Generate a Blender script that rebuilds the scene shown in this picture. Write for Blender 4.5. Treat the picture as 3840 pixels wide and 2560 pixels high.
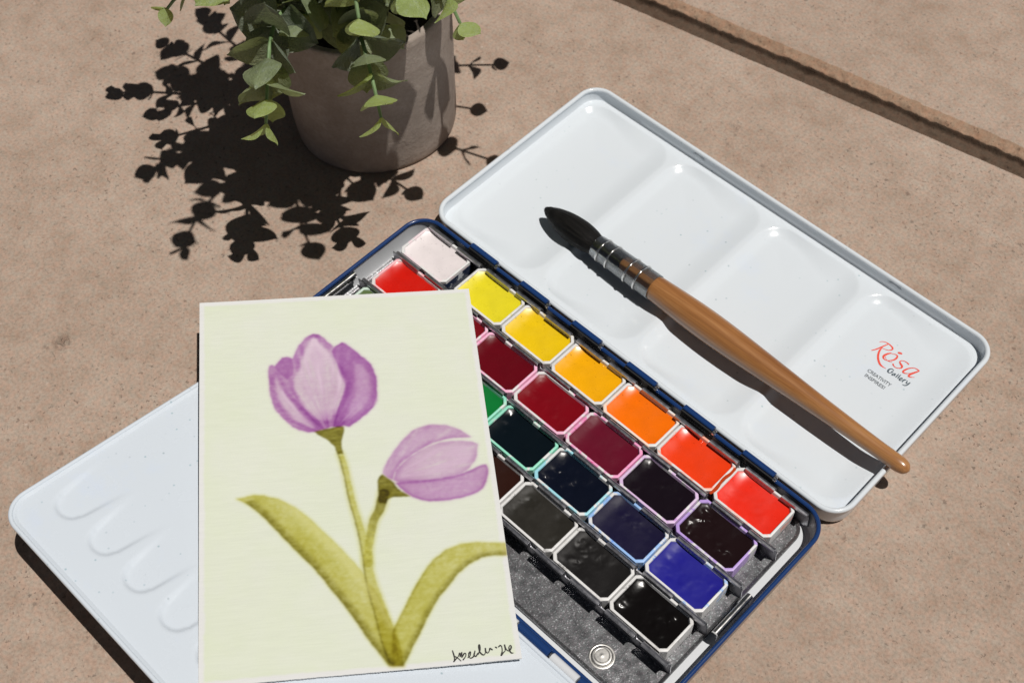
import bpy, math, random
import numpy as np
from mathutils import Matrix, Vector

for o in list(bpy.data.objects):
    bpy.data.objects.remove(o)
random.seed(7)
RNG = np.random.default_rng(11)
K = 0.001                      # the scene is laid out in millimetres
SC = bpy.context.scene
COL = SC.collection

# ------------------------------------------------------------------ camera
cam_d = bpy.data.cameras.new('camera')
cam = bpy.data.objects.new('camera', cam_d)
COL.objects.link(cam)
CAM_R = Matrix(((0.71741127, -0.56536726, 0.40703922),
                (0.69628132, 0.60091175, -0.39255241),
                (-0.02265837, 0.56503533, 0.82475552)))
CAM_P = Vector((278.1125, -120.3871, 430.7070))
cam.matrix_world = Matrix.Translation(CAM_P * K) @ CAM_R.to_4x4()
cam_d.sensor_width = 36.0
cam_d.sensor_fit = 'HORIZONTAL'
cam_d.lens = 36.0 * 1.31332
cam_d.clip_start = 0.01
cam_d.clip_end = 100.0
cam_d.dof.use_dof = True
cam_d.dof.focus_distance = 0.470
cam_d.dof.aperture_fstop = 22.0
SC.camera = cam

# ------------------------------------------------------------------ sky, sun, exposure
SUN_AZ, SUN_EL = math.radians(18.36), math.radians(72.87)
world = bpy.data.worlds.new('World')
SC.world = world
world.use_nodes = True
wn = world.node_tree
wn.nodes.clear()
w_out = wn.nodes.new('ShaderNodeOutputWorld')
w_bg = wn.nodes.new('ShaderNodeBackground')
w_sky = wn.nodes.new('ShaderNodeTexSky')
w_sky.sky_type = 'NISHITA'
w_sky.sun_disc = False
w_sky.sun_elevation = SUN_EL
w_sky.sun_rotation = math.radians(90) - SUN_AZ
w_sky.altitude = 2000.0
w_sky.air_density = 0.40
w_sky.dust_density = 0.9
w_bg.inputs['Strength'].default_value = 0.05
w_hs = wn.nodes.new('ShaderNodeHueSaturation')       # hazy, paler sky all over
w_hs.inputs['Saturation'].default_value = 0.45
w_hs.inputs['Value'].default_value = 0.62
wn.links.new(w_sky.outputs[0], w_hs.inputs['Color'])
wn.links.new(w_hs.outputs[0], w_bg.inputs['Color'])
wn.links.new(w_bg.outputs[0], w_out.inputs['Surface'])

sun_d = bpy.data.lights.new('sun', 'SUN')
sun_d.energy = 4.0
sun_d.angle = math.radians(0.55)
sun_d.color = (1.0, 0.955, 0.90)
sun = bpy.data.objects.new('sun', sun_d)
COL.objects.link(sun)
SUN_V = Vector((math.cos(SUN_EL) * math.cos(SUN_AZ), math.cos(SUN_EL) * math.sin(SUN_AZ), math.sin(SUN_EL)))
sun.rotation_euler = (-SUN_V).to_track_quat('-Z', 'Y').to_euler()
sun.location = SUN_V * 2

vs = SC.view_settings
vs.view_transform = 'Standard'
vs.look = 'None'
vs.exposure = 0.0
vs.gamma = 1.0
vs.use_curve_mapping = False

# ------------------------------------------------------------------ helpers
def lin(r, g, b):
    f = lambda c: (c / 255 / 12.92) if c / 255 <= 0.04045 else ((c / 255 + 0.055) / 1.055) ** 2.4
    return (f(r), f(g), f(b), 1.0)

class NT:
    """short-hand for building a node material"""
    def __init__(self, name):
        self.m = bpy.data.materials.new(name)
        self.m.use_nodes = True
        self.t = self.m.node_tree
        self.t.nodes.clear()
        self.out = self.n('ShaderNodeOutputMaterial')
    def n(self, kind, **kw):
        nd = self.t.nodes.new(kind)
        for k, v in kw.items():
            setattr(nd, k, v)
        return nd
    def set(self, sock, v):
        if isinstance(v, bpy.types.NodeSocket):
            self.t.links.new(v, sock)
        else:
            sock.default_value = v
    def coord(self, kind='Object', scale=(1, 1, 1)):
        tc = self.n('ShaderNodeTexCoord')
        mp = self.n('ShaderNodeMapping')
        mp.inputs['Scale'].default_value = scale
        self.t.links.new(tc.outputs[kind], mp.inputs['Vector'])
        return mp.outputs[0]
    def noise(self, vec, scale, detail=4, rough=0.5, dist=0.0):
        nd = self.n('ShaderNodeTexNoise')
        self.set(nd.inputs['Vector'], vec)
        nd.inputs['Scale'].default_value = scale
        nd.inputs['Detail'].default_value = detail
        nd.inputs['Roughness'].default_value = rough
        nd.inputs['Distortion'].default_value = dist
        return nd.outputs['Fac']
    def voro(self, vec, scale, feature='F1', out='Distance', rnd=1.0):
        nd = self.n('ShaderNodeTexVoronoi', feature=feature)
        self.set(nd.inputs['Vector'], vec)
        nd.inputs['Scale'].default_value = scale
        nd.inputs['Randomness'].default_value = rnd
        return nd.outputs[out]
    def ramp(self, fac, stops, interp='LINEAR'):
        nd = self.n('ShaderNodeValToRGB')
        nd.color_ramp.interpolation = interp
        els = nd.color_ramp.elements
        while len(els) < len(stops):
            els.new(0.5)
        for e, (p, c) in zip(els, stops):
            e.position = p
            e.color = c if hasattr(c, '__len__') else (c, c, c, 1)
        self.set(nd.inputs[0], fac)
        return nd.outputs[0]
    def mix(self, fac, a, b, blend='MIX'):
        nd = self.n('ShaderNodeMix', data_type='RGBA', blend_type=blend)
        self.set(nd.inputs[0], fac)
        self.set(nd.inputs[6], a)
        self.set(nd.inputs[7], b)
        return nd.outputs[2]
    def math(self, op, a, b=0.0, clamp=False):
        nd = self.n('ShaderNodeMath', operation=op, use_clamp=clamp)
        self.set(nd.inputs[0], a)
        self.set(nd.inputs[1], b)
        return nd.outputs[0]
    def bump(self, h, strength=0.3, dist=0.001, normal=None):
        nd = self.n('ShaderNodeBump')
        nd.inputs['Strength'].default_value = strength
        nd.inputs['Distance'].default_value = dist
        self.set(nd.inputs['Height'], h)
        if normal is not None:
            self.set(nd.inputs['Normal'], normal)
        return nd.outputs[0]
    def bsdf(self, color, rough=0.5, metal=0.0, normal=None, spec=0.5, coat=0.0, coat_rough=0.05, link=True, **kw):
        b = self.n('ShaderNodeBsdfPrincipled')
        self.set(b.inputs['Base Color'], color)
        self.set(b.inputs['Roughness'], rough)
        self.set(b.inputs['Metallic'], metal)
        b.inputs['Specular IOR Level'].default_value = spec
        b.inputs['Coat Weight'].default_value = coat
        b.inputs['Coat Roughness'].default_value = coat_rough
        if normal is not None:
            self.set(b.inputs['Normal'], normal)
        for k, v in kw.items():
            self.set(b.inputs[k], v)
        if link:
            self.t.links.new(b.outputs[0], self.out.inputs['Surface'])
        return b

class MB:
    """collects geometry in millimetres and links it as one mesh object"""
    def __init__(self):
        self.v, self.f = [], []
    def add(self, vs, fs):
        o = len(self.v)
        self.v += [tuple(p) for p in vs]
        self.f += [tuple(i + o for i in f) for f in fs]
    def box(self, x0, x1, y0, y1, z0, z1):
        vs = [(x, y, z) for z in (z0, z1) for y in (y0, y1) for x in (x0, x1)]
        self.add(vs, [(0, 2, 3, 1), (4, 5, 7, 6), (0, 1, 5, 4), (2, 6, 7, 3), (0, 4, 6, 2), (1, 3, 7, 5)])
    def skin(self, loops, closed=True, cap0=False, cap1=False):
        n = len(loops[0])
        o = len(self.v)
        for l in loops:
            self.v += [tuple(p) for p in l]
        for i in range(len(loops) - 1):
            for j in range(n if closed else n - 1):
                k = (j + 1) % n
                self.f.append((o + i * n + j, o + i * n + k, o + (i + 1) * n + k, o + (i + 1) * n + j))
        if cap0:
            self.f.append(tuple(o + j for j in reversed(range(n))))
        if cap1:
            self.f.append(tuple(o + (len(loops) - 1) * n + j for j in range(n)))
    def grid(self, P):
        nr, nc = len(P), len(P[0])
        o = len(self.v)
        for r in P:
            self.v += [tuple(p) for p in r]
        for i in range(nr - 1):
            for j in range(nc - 1):
                self.f.append((o + i * nc + j, o + i * nc + j + 1, o + (i + 1) * nc + j + 1, o + (i + 1) * nc + j))
    def mesh(self, name, mat, smooth=True, sharp=None):
        me = bpy.data.meshes.new(name)
        me.from_pydata([(x * K, y * K, z * K) for x, y, z in self.v], [], self.f)
        me.materials.append(mat)
        if smooth:
            me.polygons.foreach_set('use_smooth', [True] * len(me.polygons))
            if sharp:
                me.set_sharp_from_angle(angle=math.radians(sharp))
        me.update()
        return me
    def build(self, name, mat, parent=None, smooth=True, sharp=40, label=None):
        o = bpy.data.objects.new(name, self.mesh(name, mat, smooth, sharp))
        COL.objects.link(o)
        if parent is not None:
            o.parent = parent
        if label:
            o['label'] = label
        return o

def tag(o, label, cat, group=None):
    o['label'] = label
    o['category'] = cat
    if group:
        o['group'] = group
    return o

def thing(name, label, cat, loc=(0, 0, 0), group=None, rot=None):
    o = bpy.data.objects.new(name, None)
    COL.objects.link(o)
    o.empty_display_size = 0.01
    m = Matrix.Translation(Vector(loc) * K)
    if rot is not None:
        m = m @ rot.to_4x4()
    o.matrix_world = m
    return tag(o, label, cat, group)

def rr(x0, x1, y0, y1, r, n=10):
    """rounded rectangle, counter-clockwise"""
    r = max(r, 0.05)
    P = []
    for cx, cy, a0 in ((x1 - r, y0 + r, -90), (x1 - r, y1 - r, 0), (x0 + r, y1 - r, 90), (x0 + r, y0 + r, 180)):
        for i in range(n + 1):
            a = math.radians(a0 + 90 * i / n)
            P.append((cx + r * math.cos(a), cy + r * math.sin(a)))
    return P

def rr_off(x0, x1, y0, y1, r, off, n=10):
    return rr(x0 + off, x1 - off, y0 + off, y1 - off, r - off, n)

def rr_grid(x0, x1, y0, y1, r, nx, ny, zf):
    """height field filling a rounded rectangle"""
    t = np.linspace(0, 1, ny)
    ys = y0 + (y1 - y0) * t
    extra = []
    for a in np.linspace(0, 1, 14):
        extra += [y0 + r * (1 - math.cos(a * math.pi / 2)), y1 - r * (1 - math.cos(a * math.pi / 2))]
    ys = np.unique(np.round(np.concatenate([ys, extra]), 4))
    P = []
    for y in ys:
        d = min(y - y0, y1 - y)
        ins = 0.0
        if d < r:
            ins = r - math.sqrt(max(r * r - (r - d) ** 2, 0))
        xs = np.linspace(x0 + ins, x1 - ins, nx)
        P.append([(x, y, zf(x, y)) for x in xs])
    return P

def circ_profile(cx, cz, r, n=12, a0=0, a1=360):
    return [(cx + r * math.cos(math.radians(a0 + (a1 - a0) * i / n)), cz + r * math.sin(math.radians(a0 + (a1 - a0) * i / n)))
            for i in range(n + 1)]

def sstep(a, b, x):
    t = min(max((x - a) / (b - a), 0.0), 1.0)
    return t * t * (3 - 2 * t)

def catmull(pts, per=6):
    pts = [np.array(p, float) for p in pts]
    if len(pts) < 3:
        return [tuple(pts[0] + (pts[-1] - pts[0]) * t) for t in np.linspace(0, 1, per + 1)]
    q = [2 * pts[0] - pts[1]] + pts + [2 * pts[-1] - pts[-2]]
    out = []
    for i in range(1, len(q) - 2):
        for t in np.linspace(0, 1, per, endpoint=False):
            a, b, c, d = q[i - 1], q[i], q[i + 1], q[i + 2]
            out.append(tuple(0.5 * (2 * b + (c - a) * t + (2 * a - 5 * b + 4 * c - d) * t * t + (3 * b - a - 3 * c + d) * t ** 3)))
    out.append(tuple(pts[-1]))
    return out

def ribbon(mb, pts, z0, per=6, wmin=0.05):
    """flat ink stroke with varying width and round ends; each bit a hair above the last"""
    P = catmull(pts, per)
    n = len(P)
    L, R = [], []
    for i, p in enumerate(P):
        a, b = P[max(i - 1, 0)], P[min(i + 1, n - 1)]
        dx, dy = b[0] - a[0], b[1] - a[1]
        l = math.hypot(dx, dy) or 1
        w = max(p[2] / 2, wmin)
        z = z0 + 0.0006 * i
        L.append((p[0] - dy / l * w, p[1] + dx / l * w, z))
        R.append((p[0] + dy / l * w, p[1] - dx / l * w, z))
    mb.grid([R, L])
    for e in (0, n - 1):
        p = P[e]
        w = max(p[2] / 2, wmin)
        z = z0 + 0.0006 * e - 0.002
        mb.add([(p[0] + w * math.cos(a * math.pi / 5), p[1] + w * math.sin(a * math.pi / 5), z) for a in range(10)], [tuple(range(10))])

def tube(mb, pts, rads, n=8, cap=True):
    pts = [Vector(p) for p in pts]
    up = Vector((0.13, 0.21, 0.97))
    loops = []
    for i, p in enumerate(pts):
        d = (pts[min(i + 1, len(pts) - 1)] - pts[max(i - 1, 0)]).normalized()
        a = d.cross(up).normalized()
        b = a.cross(d)
        r = rads[i] if hasattr(rads, '__len__') else rads
        loops.append([p + (a * math.cos(2 * math.pi * k / n) + b * math.sin(2 * math.pi * k / n)) * r for k in range(n)])
    mb.skin(loops, True, cap, cap)

def lathe(mb, prof, n=40, axis='z', cap0=True, cap1=True, wob=None):
    loops = []
    for s, r in prof:
        if axis == 'z':
            loops.append([(r * math.cos(2 * math.pi * k / n), r * math.sin(2 * math.pi * k / n), s) for k in range(n)])
        else:
            loops.append([(s, r * math.cos(2 * math.pi * k / n), r * math.sin(2 * math.pi * k / n)) for k in range(n)])
    mb.skin(loops, True, cap0, cap1)

# outlines of the painting, the signature and the lid printing, in millimetres on their own surfaces
DATA = {
    'T1_OUT': [(24.31,119.18),(24.52,115.2),(24.71,111.08),(25.07,107.35),(25.73,104.0),(26.7,101.37),(28.41,98.7),(30.41,96.01),(32.71,93.86),(35.02,92.24),(37.35,91.34),(39.73,91.4),(41.24,91.92),(43.34,92.29),(46.35,92.77),(50.54,92.79),(52.02,92.49),(53.59,93.63),(56.1,95.24),(58.96,97.37),(60.93,99.6),(62.31,101.88),(63.0,105.16),(63.27,108.88),(63.14,112.66),(62.67,115.74),(61.78,118.48),(60.21,120.52),(58.48,122.58),(56.44,124.86),(54.4,127.15),(52.93,128.82),(51.57,129.63),(50.12,128.83),(48.49,127.58),(47.32,129.03),(45.28,131.92),(43.48,133.43),(41.33,134.3),(39.75,133.78),(38.13,132.24),(36.16,129.65),(34.5,126.66),(33.31,123.66),(32.56,124.1),(31.35,124.65),(29.5,124.33),(28.06,122.51),(26.79,120.51),(25.74,121.35),(24.82,121.23)],
    'T1_MID': [(41.28,133.2),(42.78,131.91),(44.5,128.65),(46.53,125.78),(48.19,121.79),(49.81,117.46),(51.23,112.8),(51.35,109.42),(50.35,105.4),(48.64,101.84),(46.94,98.32),(45.32,95.91),(42.91,95.74),(40.58,97.01),(38.29,99.37),(36.88,101.66),(35.49,104.34),(34.11,107.76),(33.33,111.17),(33.45,114.53),(35.41,118.16),(36.18,122.3),(37.56,126.05),(38.94,129.44),(39.99,132.11)],
    'T1_RIGHT': [(47.62,125.7),(49.13,127.92),(51.57,129.63),(54.4,127.15),(58.48,122.58),(61.78,118.48),(63.14,112.66),(63.0,105.16),(60.93,99.6),(56.1,95.24),(52.02,92.49),(46.35,92.77),(46.91,97.6),(48.94,101.82),(50.7,106.11),(51.56,110.52),(50.58,114.74),(49.29,119.41)],
    'T1_RIN': [(54.67,121.31),(57.07,119.98),(59.44,118.27),(61.08,115.09),(61.74,111.25),(61.4,106.4),(59.88,102.07),(57.22,98.61),(53.73,95.97),(50.93,94.38),(49.48,95.22),(51.55,99.78),(53.69,105.14),(54.63,110.66),(54.67,116.34)],
    'T1_LEFT': [(27.14,116.89),(28.55,113.4),(30.22,108.8),(31.93,105.72),(33.63,103.01),(35.32,99.96),(37.02,97.65),(39.32,95.67),(41.29,92.99),(38.89,92.47),(35.7,94.52),(32.8,96.54),(30.52,99.62),(28.54,103.05),(27.14,106.45),(26.37,110.95),(26.32,114.69)],
    'T1_LTOP': [(26.77,119.94),(28.06,122.51),(29.5,124.33),(31.35,124.65),(33.15,123.29),(33.62,119.43),(33.21,116.43),(31.01,114.34),(29.25,116.35),(27.79,118.35)],
    'T1_LIGHT': [(29.08,110.75),(30.77,106.91),(33.05,103.43),(34.72,100.01),(36.41,97.34),(34.68,98.92),(31.83,102.79),(29.54,106.27),(28.42,108.94)],
    'T2_TOP': [(62.27,72.63),(63.09,74.98),(64.8,77.96),(66.82,80.95),(69.15,83.93),(71.47,86.59),(73.77,88.74),(76.61,90.13),(79.71,90.78),(82.76,90.79),(85.77,90.41),(88.7,89.23),(91.28,87.69),(92.94,86.11),(94.53,84.55),(91.86,84.59),(88.22,84.7),(84.54,84.28),(80.81,83.16),(77.67,81.82),(75.13,80.26),(72.6,78.72),(70.06,76.83),(67.8,74.58),(66.43,72.28),(65.63,69.6),(63.94,70.6)],
    'T2_MID': [(65.91,69.41),(67.07,72.92),(69.38,75.84),(72.57,78.37),(76.35,80.52),(80.12,82.33),(83.83,83.17),(87.49,83.51),(91.1,83.22),(94.67,82.57),(96.66,81.34),(96.22,78.89),(95.6,76.12),(94.28,73.77),(92.56,71.82),(90.29,70.28),(87.21,69.33),(83.56,68.6),(79.97,68.22),(75.83,68.23),(71.7,68.24),(68.16,68.19)],
    'T2_BOT': [(66.4,68.17),(68.76,68.31),(72.87,68.14),(77.0,68.13),(81.16,68.29),(85.37,68.8),(89.02,69.52),(92.13,70.64),(94.96,71.8),(97.15,72.55),(98.5,72.55),(99.0,70.94),(98.77,68.53),(97.85,65.85),(96.35,63.24),(94.41,61.88),(91.32,60.79),(88.0,60.06),(84.43,59.69),(80.89,59.56),(77.4,59.86),(74.56,60.71),(71.76,62.13),(69.59,64.17),(67.71,66.19)],
    'CAL1': [(40.02,91.31),(43.33,92.11),(46.34,92.66),(50.24,92.82),(50.05,90.5),(49.19,87.37),(48.88,84.56),(49.44,81.43),(47.24,81.61),(46.24,85.13),(44.86,87.01),(42.57,88.61),(40.85,89.99)],
    'CAL2': [(62.23,72.12),(63.93,70.43),(65.84,68.56),(67.11,66.07),(68.99,64.05),(71.34,62.33),(68.28,62.43),(65.97,62.79),(64.48,62.42),(63.28,61.85),(62.85,60.05),(60.3,60.94),(60.16,64.98),(60.36,69.03),(61.06,71.36)],
    'STEM1': [(48.29,81.51,2.07),(49.41,76.41,2.15),(50.53,67.57,2.21),(51.49,60.52,2.28),(52.9,53.54,2.45),(54.01,46.19,2.7),(54.63,38.51,2.95),(55.46,30.95,3.74),(56.78,24.46,4.16),(58.12,18.55,4.56),(59.33,11.32,4.94),(60.51,4.22,3.99)],
    'STEM2': [(62.19,64.42,3.79),(60.38,58.68,3.36),(57.98,54.14,3.04),(56.45,48.55,2.81),(55.42,43.51,2.88),(54.86,38.49,3.33)],
    'LEAF1': [(12.65,66.31),(15.82,66.94),(18.15,67.44),(21.41,66.96),(26.54,65.32),(31.59,61.87),(36.56,56.97),(40.61,51.7),(45.43,45.93),(49.36,40.3),(52.46,35.76),(54.49,30.88),(56.94,27.41),(59.34,20.31),(61.63,14.5),(63.46,6.52),(63.6,1.28),(59.15,1.55),(55.51,7.3),(52.56,11.99),(49.64,17.62),(45.91,24.31),(42.07,30.18),(37.41,37.61),(32.63,43.73),(27.78,49.93),(22.05,57.75),(17.04,63.13)],
    'LEAF2': [(61.15,13.65),(64.72,19.8),(68.66,26.78),(72.61,32.96),(76.44,37.37),(81.09,40.79),(86.49,42.54),(91.72,42.56),(97.76,41.82),(101.65,41.38),(101.24,36.85),(97.19,37.21),(92.8,36.84),(88.24,34.86),(84.47,31.87),(80.6,27.53),(77.29,24.12),(73.84,18.93),(70.86,13.79),(66.95,7.06),(63.6,1.28),(59.93,1.21),(60.44,7.69)],
    'SIGN': [[(79.53,4.91),(79.8,3.52),(79.91,2.16),(79.59,1.17)],[(79.59,1.17),(80.51,2.1),(81.22,2.8),(81.66,3.83),(81.84,3.52),(81.78,2.65)],[(79.96,2.93),(80.89,2.26),(81.86,1.16)],[(81.78,2.65),(82.49,4.09),(82.26,2.32),(83.12,3.49),(83.66,3.44),(83.53,2.58),(82.62,1.45)],[(84.2,2.03),(84.93,2.54),(85.2,3.83),(84.73,3.53),(84.49,2.39),(85.11,1.75),(86.09,2.33),(86.69,4.01)],[(86.69,4.01),(86.24,2.7),(86.81,2.2),(87.57,3.25),(87.5,2.67),(88.31,4.15),(88.42,5.86),(88.04,5.74),(88.08,4.07),(88.62,2.85),(89.39,2.39),(90.0,3.21),(90.15,4.75),(90.11,3.49),(90.7,2.94),(91.34,3.66),(91.55,4.38),(92.26,3.86)],[(93.37,4.67),(93.76,4.4)],[(94.48,4.68),(95.04,5.06),(95.42,4.43),(95.38,3.07),(94.88,1.6),(95.64,2.46),(96.37,3.17),(96.39,5.22),(96.53,4.03),(96.89,3.31),(97.44,2.91),(98.03,3.2),(98.47,4.13),(98.23,4.71),(97.74,4.21),(97.75,3.13),(98.17,2.17),(98.8,2.01)]],
    'ROSA': [[(169.83,77.99,0.2),(170.42,78.81,0.28),(171.38,79.45,0.36),(172.64,79.66,0.44),(173.89,79.55,0.56),(174.9,79.21,0.68),(175.31,78.69,0.63),(175.19,78.03,0.48),(174.56,77.27,0.36),(173.51,76.77,0.28),(172.32,76.46,0.2)],[(172.92,79.76,0.32),(172.2,77.96,0.48),(171.56,76.22,0.56),(170.91,74.49,0.52),(169.96,72.85,0.36)],[(172.12,76.59,0.28),(172.1,75.12,0.68),(172.64,73.38,0.79),(173.48,71.93,0.83),(174.57,70.72,0.83),(175.94,69.79,0.79),(177.21,69.56,0.51),(178.62,69.71,0.12)],[(175.96,76.77,0.47),(175.22,75.68,0.71),(174.73,74.22,0.87),(174.92,73.29,0.79),(175.61,72.81,0.51),(176.69,72.94,0.28),(177.7,73.8,0.39),(178.51,74.97,0.59),(178.79,76.29,0.71),(178.5,77.3,0.63),(177.67,77.48,0.39),(176.64,76.96,0.24),(175.99,76.73,0.28)],[(175.42,74.07,0.16),(176.23,73.25,0.2),(177.27,73.1,0.28),(178.75,73.64,0.1)],[(177.97,78.88,0.75),(178.42,79.08,0.91),(178.94,79.25,0.75)],[(183.72,77.11,0.51),(182.9,77.29,0.39),(181.8,77.21,0.31),(180.83,76.62,0.31),(180.68,75.84,0.51),(181.38,75.23,0.7),(182.28,74.81,0.78),(182.7,74.1,0.66),(182.25,73.26,0.39),(181.1,72.59,0.31),(179.94,72.76,0.43),(179.47,73.17,0.63)],[(188.22,77.24,0.5),(186.83,77.26,0.35),(185.68,76.59,0.35),(184.75,75.3,0.51),(184.13,73.7,0.74),(184.18,72.81,0.66),(184.75,72.65,0.5),(185.75,73.19,0.31),(186.65,74.2,0.27),(187.46,75.68,0.31),(188.37,77.01,0.46)],[(188.37,77.01,0.43),(187.63,75.43,0.62),(186.99,74.04,0.7),(186.72,72.84,0.73),(187.05,72.53,0.58),(187.82,72.84,0.31),(188.78,73.6,0.1)]],
    'GALL': [[(181.25,70.99,0.27),(180.49,71.16,0.31),(179.91,70.67,0.39),(179.72,69.86,0.51),(179.95,69.14,0.51),(180.46,68.9,0.35),(180.99,69.3,0.27),(181.34,70.44,0.31),(180.91,69.98,0.19)],[(182.67,70.19,0.31),(182.01,69.82,0.27),(181.86,69.05,0.43),(182.27,68.96,0.27),(182.65,70.05,0.27),(182.8,69.25,0.35)],[(183.6,70.94,0.16),(183.57,70.12,0.35),(183.59,69.05,0.31)],[(184.36,71.16,0.16),(184.33,70.28,0.35),(184.44,69.07,0.31)],[(185.33,69.12,0.15),(185.78,69.92,0.27),(185.51,70.3,0.23),(185.07,69.72,0.35),(185.23,68.93,0.39),(185.76,68.9,0.23),(186.15,69.49,0.15)],[(186.46,70.25,0.31),(186.55,68.9,0.31)],[(186.55,69.56,0.15),(187.01,70.55,0.31)],[(187.71,70.43,0.31),(187.97,69.33,0.31),(188.56,69.8,0.19)],[(188.87,70.4,0.35),(188.74,69.04,0.38),(188.21,68.16,0.31),(187.33,67.95,0.15)]],
}

# ------------------------------------------------------------------ materials
def concrete(name, dark=1.0):
    m = NT(name)
    v = m.coord()
    wn_ = m.n('ShaderNodeTexNoise')
    m.set(wn_.inputs['Vector'], v)
    wn_.inputs['Scale'].default_value = 520
    wn_.inputs['Detail'].default_value = 2
    wv = m.n('ShaderNodeVectorMath', operation='MULTIPLY_ADD')
    m.set(wv.inputs[0], wn_.outputs['Color'])
    wv.inputs[1].default_value = (0.0022, 0.0022, 0.0022)
    m.set(wv.inputs[2], v)
    vw = wv.outputs[0]                       # warped, so no grain is a perfect disc
    big = m.noise(v, 11, 5, 0.6)
    mid = m.noise(v, 75, 6, 0.65)
    fine = m.noise(v, 820, 4, 0.65)
    c = m.ramp(big, [(0.30, (0.285, 0.211, 0.164, 1)), (0.52, (0.355, 0.272, 0.218, 1)), (0.72, (0.420, 0.337, 0.280, 1))])
    c2 = m.ramp(mid, [(0.32, (0.270, 0.192, 0.142, 1)), (0.50, (0.355, 0.272, 0.218, 1)), (0.70, (0.415, 0.332, 0.270, 1))])
    c = m.mix(0.5, c, c2)
    g = m.ramp(fine, [(0.25, 0.55), (0.5, 1.0), (0.75, 1.32)])
    c = m.mix(0.62, c, g, 'MULTIPLY')
    hue = m.ramp(m.noise(v, 420, 2), [(0.35, (1.06, 0.97, 0.93, 1)), (0.65, (0.95, 1.02, 1.03, 1))])
    c = m.mix(0.8, c, hue, 'MULTIPLY')
    dens = m.ramp(m.noise(v, 9, 3), [(0.35, 0.35), (0.65, 1.0)])
    sp = m.math('MULTIPLY', m.ramp(m.noise(vw, 640, 2, 0.5), [(0.655, 0.0), (0.70, 1.0)]), dens)
    c = m.mix(m.math('MULTIPLY', sp, 0.60), c, (0.075, 0.055, 0.045, 1))
    sp3 = m.math('MULTIPLY', m.ramp(m.voro(vw, 170), [(0.08, 1.0), (0.20, 0.0)]), m.ramp(m.voro(vw, 170, out='Color'), [(0.72, 0.0), (0.76, 1.0)]))
    sp3 = m.math('MULTIPLY', sp3, dens)
    c = m.mix(m.math('MULTIPLY', sp3, 0.55), c, (0.065, 0.047, 0.04, 1))
    sp2 = m.math('MULTIPLY', m.ramp(m.voro(vw, 300), [(0.08, 1.0), (0.2, 0.0)]), m.ramp(m.voro(vw, 300, out='Color'), [(0.80, 0.0), (0.85, 1.0)]))
    c = m.mix(m.math('MULTIPLY', sp2, 0.5), c, (0.52, 0.44, 0.38, 1))
    st = m.ramp(m.noise(v, 30, 6, 0.7, 0.6), [(0.60, 0.0), (0.74, 1.0)])
    c = m.mix(m.math('MULTIPLY', st, 0.16), c, (0.17, 0.125, 0.095, 1))
    pit = m.math('MULTIPLY', m.ramp(m.voro(vw, 34), [(0.07, 1.0), (0.17, 0.0)]), m.ramp(m.voro(vw, 34, out='Color'), [(0.76, 0.0), (0.80, 1.0)]))
    pit = m.math('MULTIPLY', pit, m.ramp(m.noise(v, 400, 3, 0.6), [(0.40, 0.0), (0.55, 1.0)]))
    c = m.mix(m.math('MULTIPLY', pit, 0.5), c, (0.12, 0.085, 0.065, 1))
    if dark != 1.0:
        c = m.mix(1.0, c, (dark, dark * 0.86, dark * 0.74, 1), 'MULTIPLY')
    h = m.math('ADD', m.math('MULTIPLY', fine, 0.4), m.math('MULTIPLY', mid, 1.2))
    h = m.math('SUBTRACT', h, m.math('ADD', m.math('MULTIPLY', m.math('ADD', sp, sp3), 0.25), m.math('MULTIPLY', pit, 2.2)))
    m.bsdf(c, 0.92, normal=m.bump(h, 0.7, 0.0007), spec=0.25)
    return m.m

def enamel(name, col, rough=0.16, specks=True, tint=0.0):
    m = NT(name)
    v = m.coord()
    c = col
    wob = m.noise(v, 30, 3)
    c = m.mix(m.ramp(wob, [(0.35, 0.0), (0.75, 0.10)]), c, tuple(x * 0.93 for x in col[:3]) + (1,))
    if specks:
        vd = m.voro(v, 330)
        vc = m.voro(v, 330, out='Color')
        pk = m.ramp(vc, [(0.66, 0.0), (0.70, 1.0)])
        s = m.math('MULTIPLY', m.ramp(vd, [(0.08, 1.0), (0.17, 0.0)]), pk)
        sep = m.n('ShaderNodeSeparateColor')
        m.set(sep.inputs[0], vc)
        sc = m.ramp(sep.outputs[1], [(0.0, lin(70, 90, 130)), (0.3, lin(170, 90, 110)), (0.6, lin(80, 80, 80)), (0.9, lin(60, 130, 140))])
        patch = m.ramp(m.noise(v, 22, 3), [(0.42, 0.0), (0.62, 1.0)])
        c = m.mix(m.math('MULTIPLY', m.math('MULTIPLY', s, patch), 0.42), c, sc)
        # faint dried wash
        wash = m.ramp(m.noise(v, 40, 5, 0.7), [(0.58, 0.0), (0.72, 1.0)])
        c = m.mix(m.math('MULTIPLY', wash, tint), c, lin(190, 205, 232))
    sm = m.ramp(m.noise(v, 55, 5, 0.65), [(0.35, rough * 0.85), (0.7, rough * 1.5)])
    m.bsdf(c, sm, spec=0.3, coat=0.4, coat_rough=0.03, normal=m.bump(wob, 0.03, 0.0006))
    return m.m

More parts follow.
